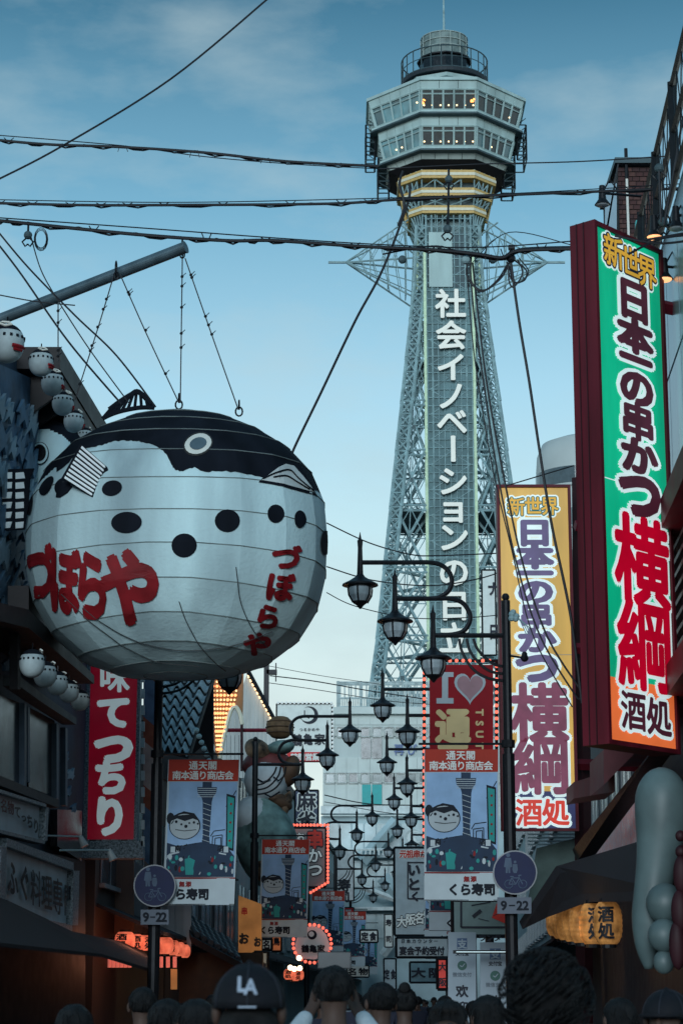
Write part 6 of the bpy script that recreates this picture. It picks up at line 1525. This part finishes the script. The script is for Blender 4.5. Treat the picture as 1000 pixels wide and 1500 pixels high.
mb = MB(); shape(mb, PF(44), [(349, 1312), (383, 1325), (383, 1408), (349, 1400)], lw2, 0, .1)
glyph(mb, PF(44), '串', 358, 1335, 9, 11, redt, .02); glyph(mb, PF(44), 'お', 377, 1380, 10, 14, brush, .02, .05); glyph(mb, PF(44), 'お', 357, 1375, 14, 16, brush, .02, .05)
mb.build('lit_banner', label='amber lit vertical shop banner behind the second left pole', cat='banner')
mb = MB(); shape(mb, PF(38.5), [(262, 1396), (385, 1396), (385, 1470), (262, 1470)], M('brown_shop', (.07, .035, .02), .7, var=.4, emit=.0), 0, .3); mb.build('shop_counter', label='brown wooden shop front under the small tiled roof', cat='shop front')
mb = MB(); rect(mb, PF(35), 250, 1420, 259, 1450, lw2, .0, .1); mb.build('lit_doorway', label='narrow glowing doorway strip right of the left pole', cat='doorway')
# bulbous pale sculpture at the right edge
sc_ = thing('balloon_sculpture', P(970, 1425, 19.5), 'smooth pale bulbous sculpture towering over the crowd at right', 'sculpture')
pm = M('balloon_pale', (.105, .155, .16), .5, var=.35, scale=2, spec=.5)
c = P(968, 1300, 19.5); u = 19.5 / 3160
prof = [(2, 160), (20, 140), (28, 110), (22, 60), (24, 30), (30, 0), (31, -15), (25, -30)]
mb = MB(); pts = [(950, 1420, 6), (948, 1390, 17), (950, 1350, 25), (955, 1310, 27), (960, 1275, 29), (965, 1240, 33), (968, 1205, 38), (969, 1175, 39.5), (969, 1155, 36), (969, 1140, 28), (969, 1130, 18), (969, 1125, 6)]
path = catmull([(x, y, r_) for x, y, r_ in pts], 4)
mb.tube([P(p.x, p.y, 19.5) for p in path], [max(.01, p.z * u) for p in path], pm, 28); mb.build('upper_body', sc_, smooth=True)
def bl(x, y, rx, ry, Y, m, name): 
    mb = MB(); c = P(x, y, Y); mb.ball(c, (rx * u, rx * u * .9, ry * u), m, 24, 14); mb.build(name, sc_, smooth=True)
bl(974, 1324, 28, 29, 19.2, pm, 'bulge'); bl(972, 1371, 23, 24, 19.1, pm, 'bulge'); bl(972, 1410, 15, 17, 19.1, pm, 'bulge')
for x, y, rx, ry in ((996, 1225, 7, 8), (997, 1248, 8, 9), (998, 1282, 12, 28), (996, 1335, 13, 30), (992, 1385, 12, 34)): bl(x, y, rx, ry, 18.7, maroon_d, 'dark_ornament')

# ------------------------------------------------------------------ people
skin = M('skin', (.07, .042, .033), .6, var=.15); hairm = M('hair_black', (.004, .004, .005), .5, var=.4, scale=60, bump=.5)
def skinned(name, nodes, edges, m, parent, sub=2, smooth=True):
    me = bpy.data.meshes.new(name); me.from_pydata([n_[0] for n_ in nodes], edges, []); me.materials.append(m)
    o = bpy.data.objects.new(name, me); COL.objects.link(o); o.parent = parent
    s_ = o.modifiers.new('skin', 'SKIN'); s_.use_smooth_shade = True
    for i, n_ in enumerate(nodes):
        v = me.skin_vertices[0].data[i]; r_ = n_[1]; v.radius = r_ if hasattr(r_, '__len__') else (r_, r_); v.use_root = (i == 0)
    d_ = o.modifiers.new('sub', 'SUBSURF'); d_.levels = sub; d_.render_levels = sub
    return o
def person(x, Y, h, label, shirt, trouser, hair='short', yaw=0, arms='down', group=None, capm=None):
    """h = height in metres, yaw 0 looks away from the camera"""
    t = thing('person', (x, Y, .1), label, 'person', group); t.rotation_euler = (0, 0, yaw); s = h / 1.72
    J = {'pel': (0, 0, .95), 'wai': (0, .0, 1.08), 'che': (0, 0, 1.30), 'nek': (0, .0, 1.45), 'nk2': (0, .01, 1.52), 'hd1': (0, .02, 1.58), 'hd2': (0, .015, 1.655)}
    nd = [(J['pel'], (.155, .11)), (J['wai'], (.135, .10)), (J['che'], (.165, .11)), (J['nek'], (.07, .06)), (J['nk2'], .055), (J['hd1'], (.072, .085)), (J['hd2'], (.075, .09))]
    ed = [(i, i + 1) for i in range(6)]
    cl = [nd[0], nd[1], ((0, 0, 1.30), (.18, .125)), ((0, 0, 1.42), (.11, .09))]; ce = [(0, 1), (1, 2), (2, 3)]
    for sd in (-1, 1):
        if arms == 'down': a = [(sd * .17, 0, 1.40), (sd * .235, -.01, 1.14), (sd * .235, .09, .90), (sd * .23, .14, .83)]
        else: a = [(sd * .18, 0, 1.40), (sd * .235, .14, 1.36), (sd * .10, .36, 1.56), (sd * .075, .40, 1.63)]
        k = len(nd); nd += [(a[0], .055), (a[1], .042), (a[2], .03), (a[3], (.042, .022))]; ed += [(2, k), (k, k + 1), (k + 1, k + 2), (k + 2, k + 3)]
        for q in range(4):                      # fingers
            b = Vector(a[3]); dr = (b - Vector(a[2])).normalized(); off = Vector((0, (q - 1.5) * .018, 0)) if arms == 'down' else Vector(((q - 1.5) * .018, 0, 0))
            k2 = len(nd); nd += [(tuple(b + dr * .05 + off), .010), (tuple(b + dr * .09 + off + Vector((0, .012, 0))), .008)]; ed += [(k + 3, k2), (k2, k2 + 1)]
        k = len(cl); cl += [((sd * .175, 0, 1.395), .075), (tuple((Vector(a[0]) + Vector(a[1])) / 2), .062), (a[1], .056), (tuple(Vector(a[1]).lerp(Vector(a[2]), .85)), .042)]; ce += [(2, k), (k, k + 1), (k + 1, k + 2), (k + 2, k + 3)]
        k = len(nd); nd += [((sd * .09, 0, .86), .095), ((sd * .10, .02, .50), .06), ((sd * .10, -.02, .09), .042), ((sd * .105, .11, .035), (.045, .03))]; ed += [(0, k), (k, k + 1), (k + 1, k + 2), (k + 2, k + 3)]
    sc3 = lambda L_: [(tuple(c * s for c in p), (tuple(q * s for q in r_) if hasattr(r_, '__len__') else r_ * s)) for p, r_ in L_]
    skinned('body', sc3(nd), ed, skin, t); skinned('shirt', sc3(cl), ce, shirt, t)
    tr = [((0, 0, .98), (.16, .12)), ((0, 0, .88), (.15, .115))]; te = [(0, 1)]
    for sd in (-1, 1): k = len(tr); tr += [((sd * .095, 0, .80), .105), ((sd * .10, .02, .50), .078), ((sd * .10, -.02, .12), .062)]; te += [(1, k), (k, k + 1), (k + 1, k + 2)]
    skinned('trousers', sc3(tr), te, trouser, t)
    for sd in (-1, 1):
        mb = MB(); mb.ball((sd * .105 * s, .05 * s, .04 * s), (.05 * s, .13 * s, .045 * s), brush, 10, 6); o = mb.build('shoe', None, smooth=True, origin=(0, 0, 0)); o.parent = t
    def part(mb, name, smooth=True): o = mb.build(name, None, smooth=smooth, origin=(0, 0, 0)); o.parent = t; return o
    for sd in (-1, 1): mb = MB(); mb.ball((sd * .088 * s, .0, 1.615 * s), (.014 * s, .025 * s, .034 * s), skin, 8, 6); part(mb, 'ear')
    mb = MB(); mb.ball((0, .118 * s, 1.605 * s), (.014 * s, .022 * s, .026 * s), skin, 8, 6); part(mb, 'nose')
    for sd in (-1, 1): mb = MB(); mb.ball((sd * .032 * s, .105 * s, 1.632 * s), (.012 * s, .006 * s, .007 * s), brush, 8, 5); part(mb, 'eye')
    mb = MB(); mb.ball((0, .108 * s, 1.565 * s), (.022 * s, .006 * s, .006 * s), M('lips', (.16, .06, .05), .5), 8, 5); part(mb, 'mouth')
    mb = MB(); rn = random.Random(int(x * 100))
    if hair == 'cap':
        cm = capm; c = Vector((0, .0, 1.64 * s))
        pr = [(.100 * math.cos(a) * s, .105 * math.sin(a) * s) for a in np.linspace(-.12, 1.5, 9)]; mb.lathe(pr, c, cm, 28, 1, 1.12); part(mb, 'cap_crown')
        mb = MB(); mb.prism([(sx_ * s, sy_ * s, 1.635 * s) for sx_, sy_ in ((-.085, .08), (-.07, .155), (0, .185), (.07, .155), (.085, .08))], (0, 0, .012 * s), cm); part(mb, 'cap_peak')
        mb = MB(); mb.ball(c + Vector((0, 0, .107 * s)), .009 * s, cm, 8, 5)
        for k in range(6): a = k * math.pi / 3 + .52; mb.tube([c + Vector((.101 * s * math.cos(a) * math.cos(e_), .113 * s * math.sin(a) * math.cos(e_), .107 * s * math.sin(e_))) for e_ in np.linspace(-.1, 1.5, 7)], .0016, M('cap_stitch', (.03, .035, .05), .7), 4)
        part(mb, 'cap_seams')
        mb = MB(); mb.ball((0, -.01 * s, 1.585 * s), (.084 * s, .092 * s, .06 * s), hairm, 16, 8); part(mb, 'hair')
    else:
        big = {'short': 1.0, 'curly': 1.38, 'bun': 1.08, 'long': 1.05}[hair]
        c = Vector((0, -.012 * s, 1.655 * s)); rr = Vector((.090, .104, .092)) * s * big
        n1_, k1_ = 28, 18; vs_ = []
        base = MB(); base.ball((0, 0, 0), (1, 1, 1), hairm, n1_, k1_)
        amp = .03 if hair != 'curly' else .05
        for v in base.v:
            q_ = 1 + amp * (math.sin(v[0] * 9 + v[2] * 7 + x) * math.sin(v[1] * 8 + 2) + rn.uniform(-.4, .4))
            z_ = v[2] if v[2] > -.75 else -.75
            yy = v[1] if not (v[1] > .45 and v[2] < .35) else .45
            vs_.append((c.x + v[0] * rr[0] * q_, c.y + yy * rr[1] * q_, c.z + z_ * rr[2] * q_ * (1 if hair != 'long' or z_ > 0 else 2.2)))
        mb.add(vs_, base.f, hairm)
        if hair == 'curly':
            for _ in range(420):
                a, e_ = rn.uniform(0, 6.28), rn.uniform(-.6, 1.5)
                if math.sin(a) > .6 and e_ < .4: continue
                d = Vector((math.cos(a) * math.cos(e_), math.sin(a) * math.cos(e_), math.sin(e_))); p = c + Vector((d.x * rr.x, d.y * rr.y, d.z * rr.z)); w_ = d.orthogonal() * .02
                mb.tube([p * 1, p + d * .018 + w_, p + d * .03 - w_ * .5, p + d * .02 - w_], .0028, hairm, 4)
        else:
            for _ in range(120):
                a, e_ = rn.uniform(0, 6.28), rn.uniform(-.3, 1.5)
                if math.sin(a) > .5 and e_ < .4: continue
                d = Vector((math.cos(a) * math.cos(e_), math.sin(a) * math.cos(e_), math.sin(e_))); p = c + Vector((d.x * rr.x, d.y * rr.y, d.z * rr.z)); mb.tube([p, p + d * .008 + Vector((0, 0, -.02)), p + d * .006 + Vector((0, 0, -.045))], [.004, .003, .001], hairm, 4)
        if hair == 'bun': mb.ball(c + Vector((0, -.07 * s, .09 * s)), .045 * s, hairm, 12, 8)
        part(mb, 'hair')
    return t
def px2x(px, Y): return P(px, 1440, Y).x
def hgt(py, Y): return P(500, py, Y).z - .1
blk = M('cloth_black', (.012, .012, .016), .8, var=.3); navc = M('cloth_navy', (.02, .025, .045), .8, var=.3); whc = M('cloth_white', (.42, .50, .55), .75, var=.15, bump=.3, scale=10); grc = M('cloth_grey', (.08, .085, .09), .8, var=.3)
capb = M('cap_navy', (.004, .005, .009), .75, var=.3, scale=30, bump=.2)
h1 = hgt(1412, 5.4)
t = person(px2x(365, 5.4), 5.4, h1 * .985, 'person seen from behind in a dark cap with white letters', blk, navc, 'cap', 0, capm=capb)
# cap lettering, wrapped on the back of the crown
f = lambda a, b, off: Vector((a, -math.sqrt(max(0, (.114 + off) ** 2 - (a * 1.1) ** 2 - max(0, -b + .0) ** 2)), 1.64 * h1 * .985 / 1.72 - b))
thread = M('cap_thread', (.34, .40, .50), .7)
for ch, cx_, cy_ in (('L', -.012, -.046), ('A', .008, -.040)):
    mb = MB(); glyph(mb, f, ch, cx_, cy_, .042 if ch == 'A' else .046, .046, thread, .003, .03, step=.0002); o = mb.build('cap_letter', None, origin=(0, 0, 0)); o.parent = t
mb = MB(); rect(mb, f, -.022, .006, .022, .010, thread, .004); o = mb.build('cap_strap', None, origin=(0, 0, 0)); o.parent = t
tp = person(px2x(489, 9.6), 9.6, hgt(1415, 9.6) * .985, 'person in a pale shirt raising both arms to take a picture', whc, navc, 'short', 0, 'up')
tb = thing('smartphone', tp.location + Vector((0, .42, 1.62)), 'dark smartphone held up over the head of the person in a pale shirt', 'phone')
mb = MB(); c = Vector((tp.location.x, 9.6 + .42, P(488, 1407, 10).z)); mb.box(c, (.155, .009, .078), blk); mb.box(c + Vector((0, -.0055, 0)), (.148, .002, .07), M('phone_screen', (.05, .06, .07), .2, emit=.15)); mb.build('case', tb)
person(px2x(798, 6.4), 6.4, hgt(1388, 6.4) * .982 * .965, 'person with big curly black hair in front of the amber lanterns', blk, blk, 'curly')
person(px2x(286, 8.5), 8.5, hgt(1462, 8.5) * .982, 'person in grey at lower left beside the dark cap', grc, navc, 'short', .6)
person(px2x(246, 9.5), 9.5, hgt(1462, 9.5) * .982, 'person with dark hair at the lower left behind the grey one', navc, blk, 'short', -.3)
person(px2x(558, 12), 12, hgt(1438, 12) * .982, 'person in dark clothes just right of the person taking a picture', blk, navc, 'short', .2)
person(px2x(592, 15), 15, hgt(1447, 15) * .982, 'person with tied hair in the middle of the crowd', grc, navc, 'bun')
person(px2x(655, 9), 9, hgt(1463, 9) * .982, 'person facing the camera in front of the payment posters', navc, blk, 'short', 2.9)
person(px2x(712, 11), 11, hgt(1458, 11) * .982, 'person with long hair left of the curly haired one', blk, blk, 'long', .4)
person(px2x(975, 8), 8, hgt(1448, 8) * .982, 'person facing the camera at the lower right edge in a dark cap', navc, blk, 'cap', 2.7, capm=capb)
person(px2x(110, 9), 9, hgt(1470, 9) * .982, 'person in black low at the left edge under the awning', blk, blk, 'short', .1)
person(px2x(905, 11), 11, hgt(1462, 11) * .982, 'person in dark clothes below the amber lanterns', blk, blk, 'long', .3)
ppl = [person(100 + i, 30, 1.68, 'x', m_, n_, hr) for i, (m_, n_, hr) in enumerate(((navc, blk, 'short'), (grc, navc, 'long'), (blk, blk, 'short'), (whc, navc, 'short')))]
rp = random.Random(9); nn = 0
words = ['left', 'centre', 'right']
cl_ = ['navy jacket', 'grey coat', 'black clothes', 'pale shirt']
for i in range(34):
    Y = 14 + i * 2.6 + rp.uniform(-.8, .8); o_ = rp.uniform(-3.4, .4); k = rp.choice((0, 0, 1, 2, 2, 3)); r_ = rp.choice((0, 0, 3.14)) + rp.uniform(-.4, .4)
    lb_ = 'person in %s walking in the crowd down the street' % cl_[k]
    loc = SO(o_, Y, -.006 + .0)
    if not ppl[k].get('used'): ppl[k].location = loc; ppl[k].rotation_euler = (0, 0, r_); ppl[k]['used'] = 1; o = ppl[k]; o['label'] = lb_; o['group'] = 'people walking in %s down the street' % cl_[k]
    else: o = dup(ppl[k], loc, r_, lb_, rp.uniform(.95, 1.05))
for o in ppl:
    if 'used' in o: del o['used']
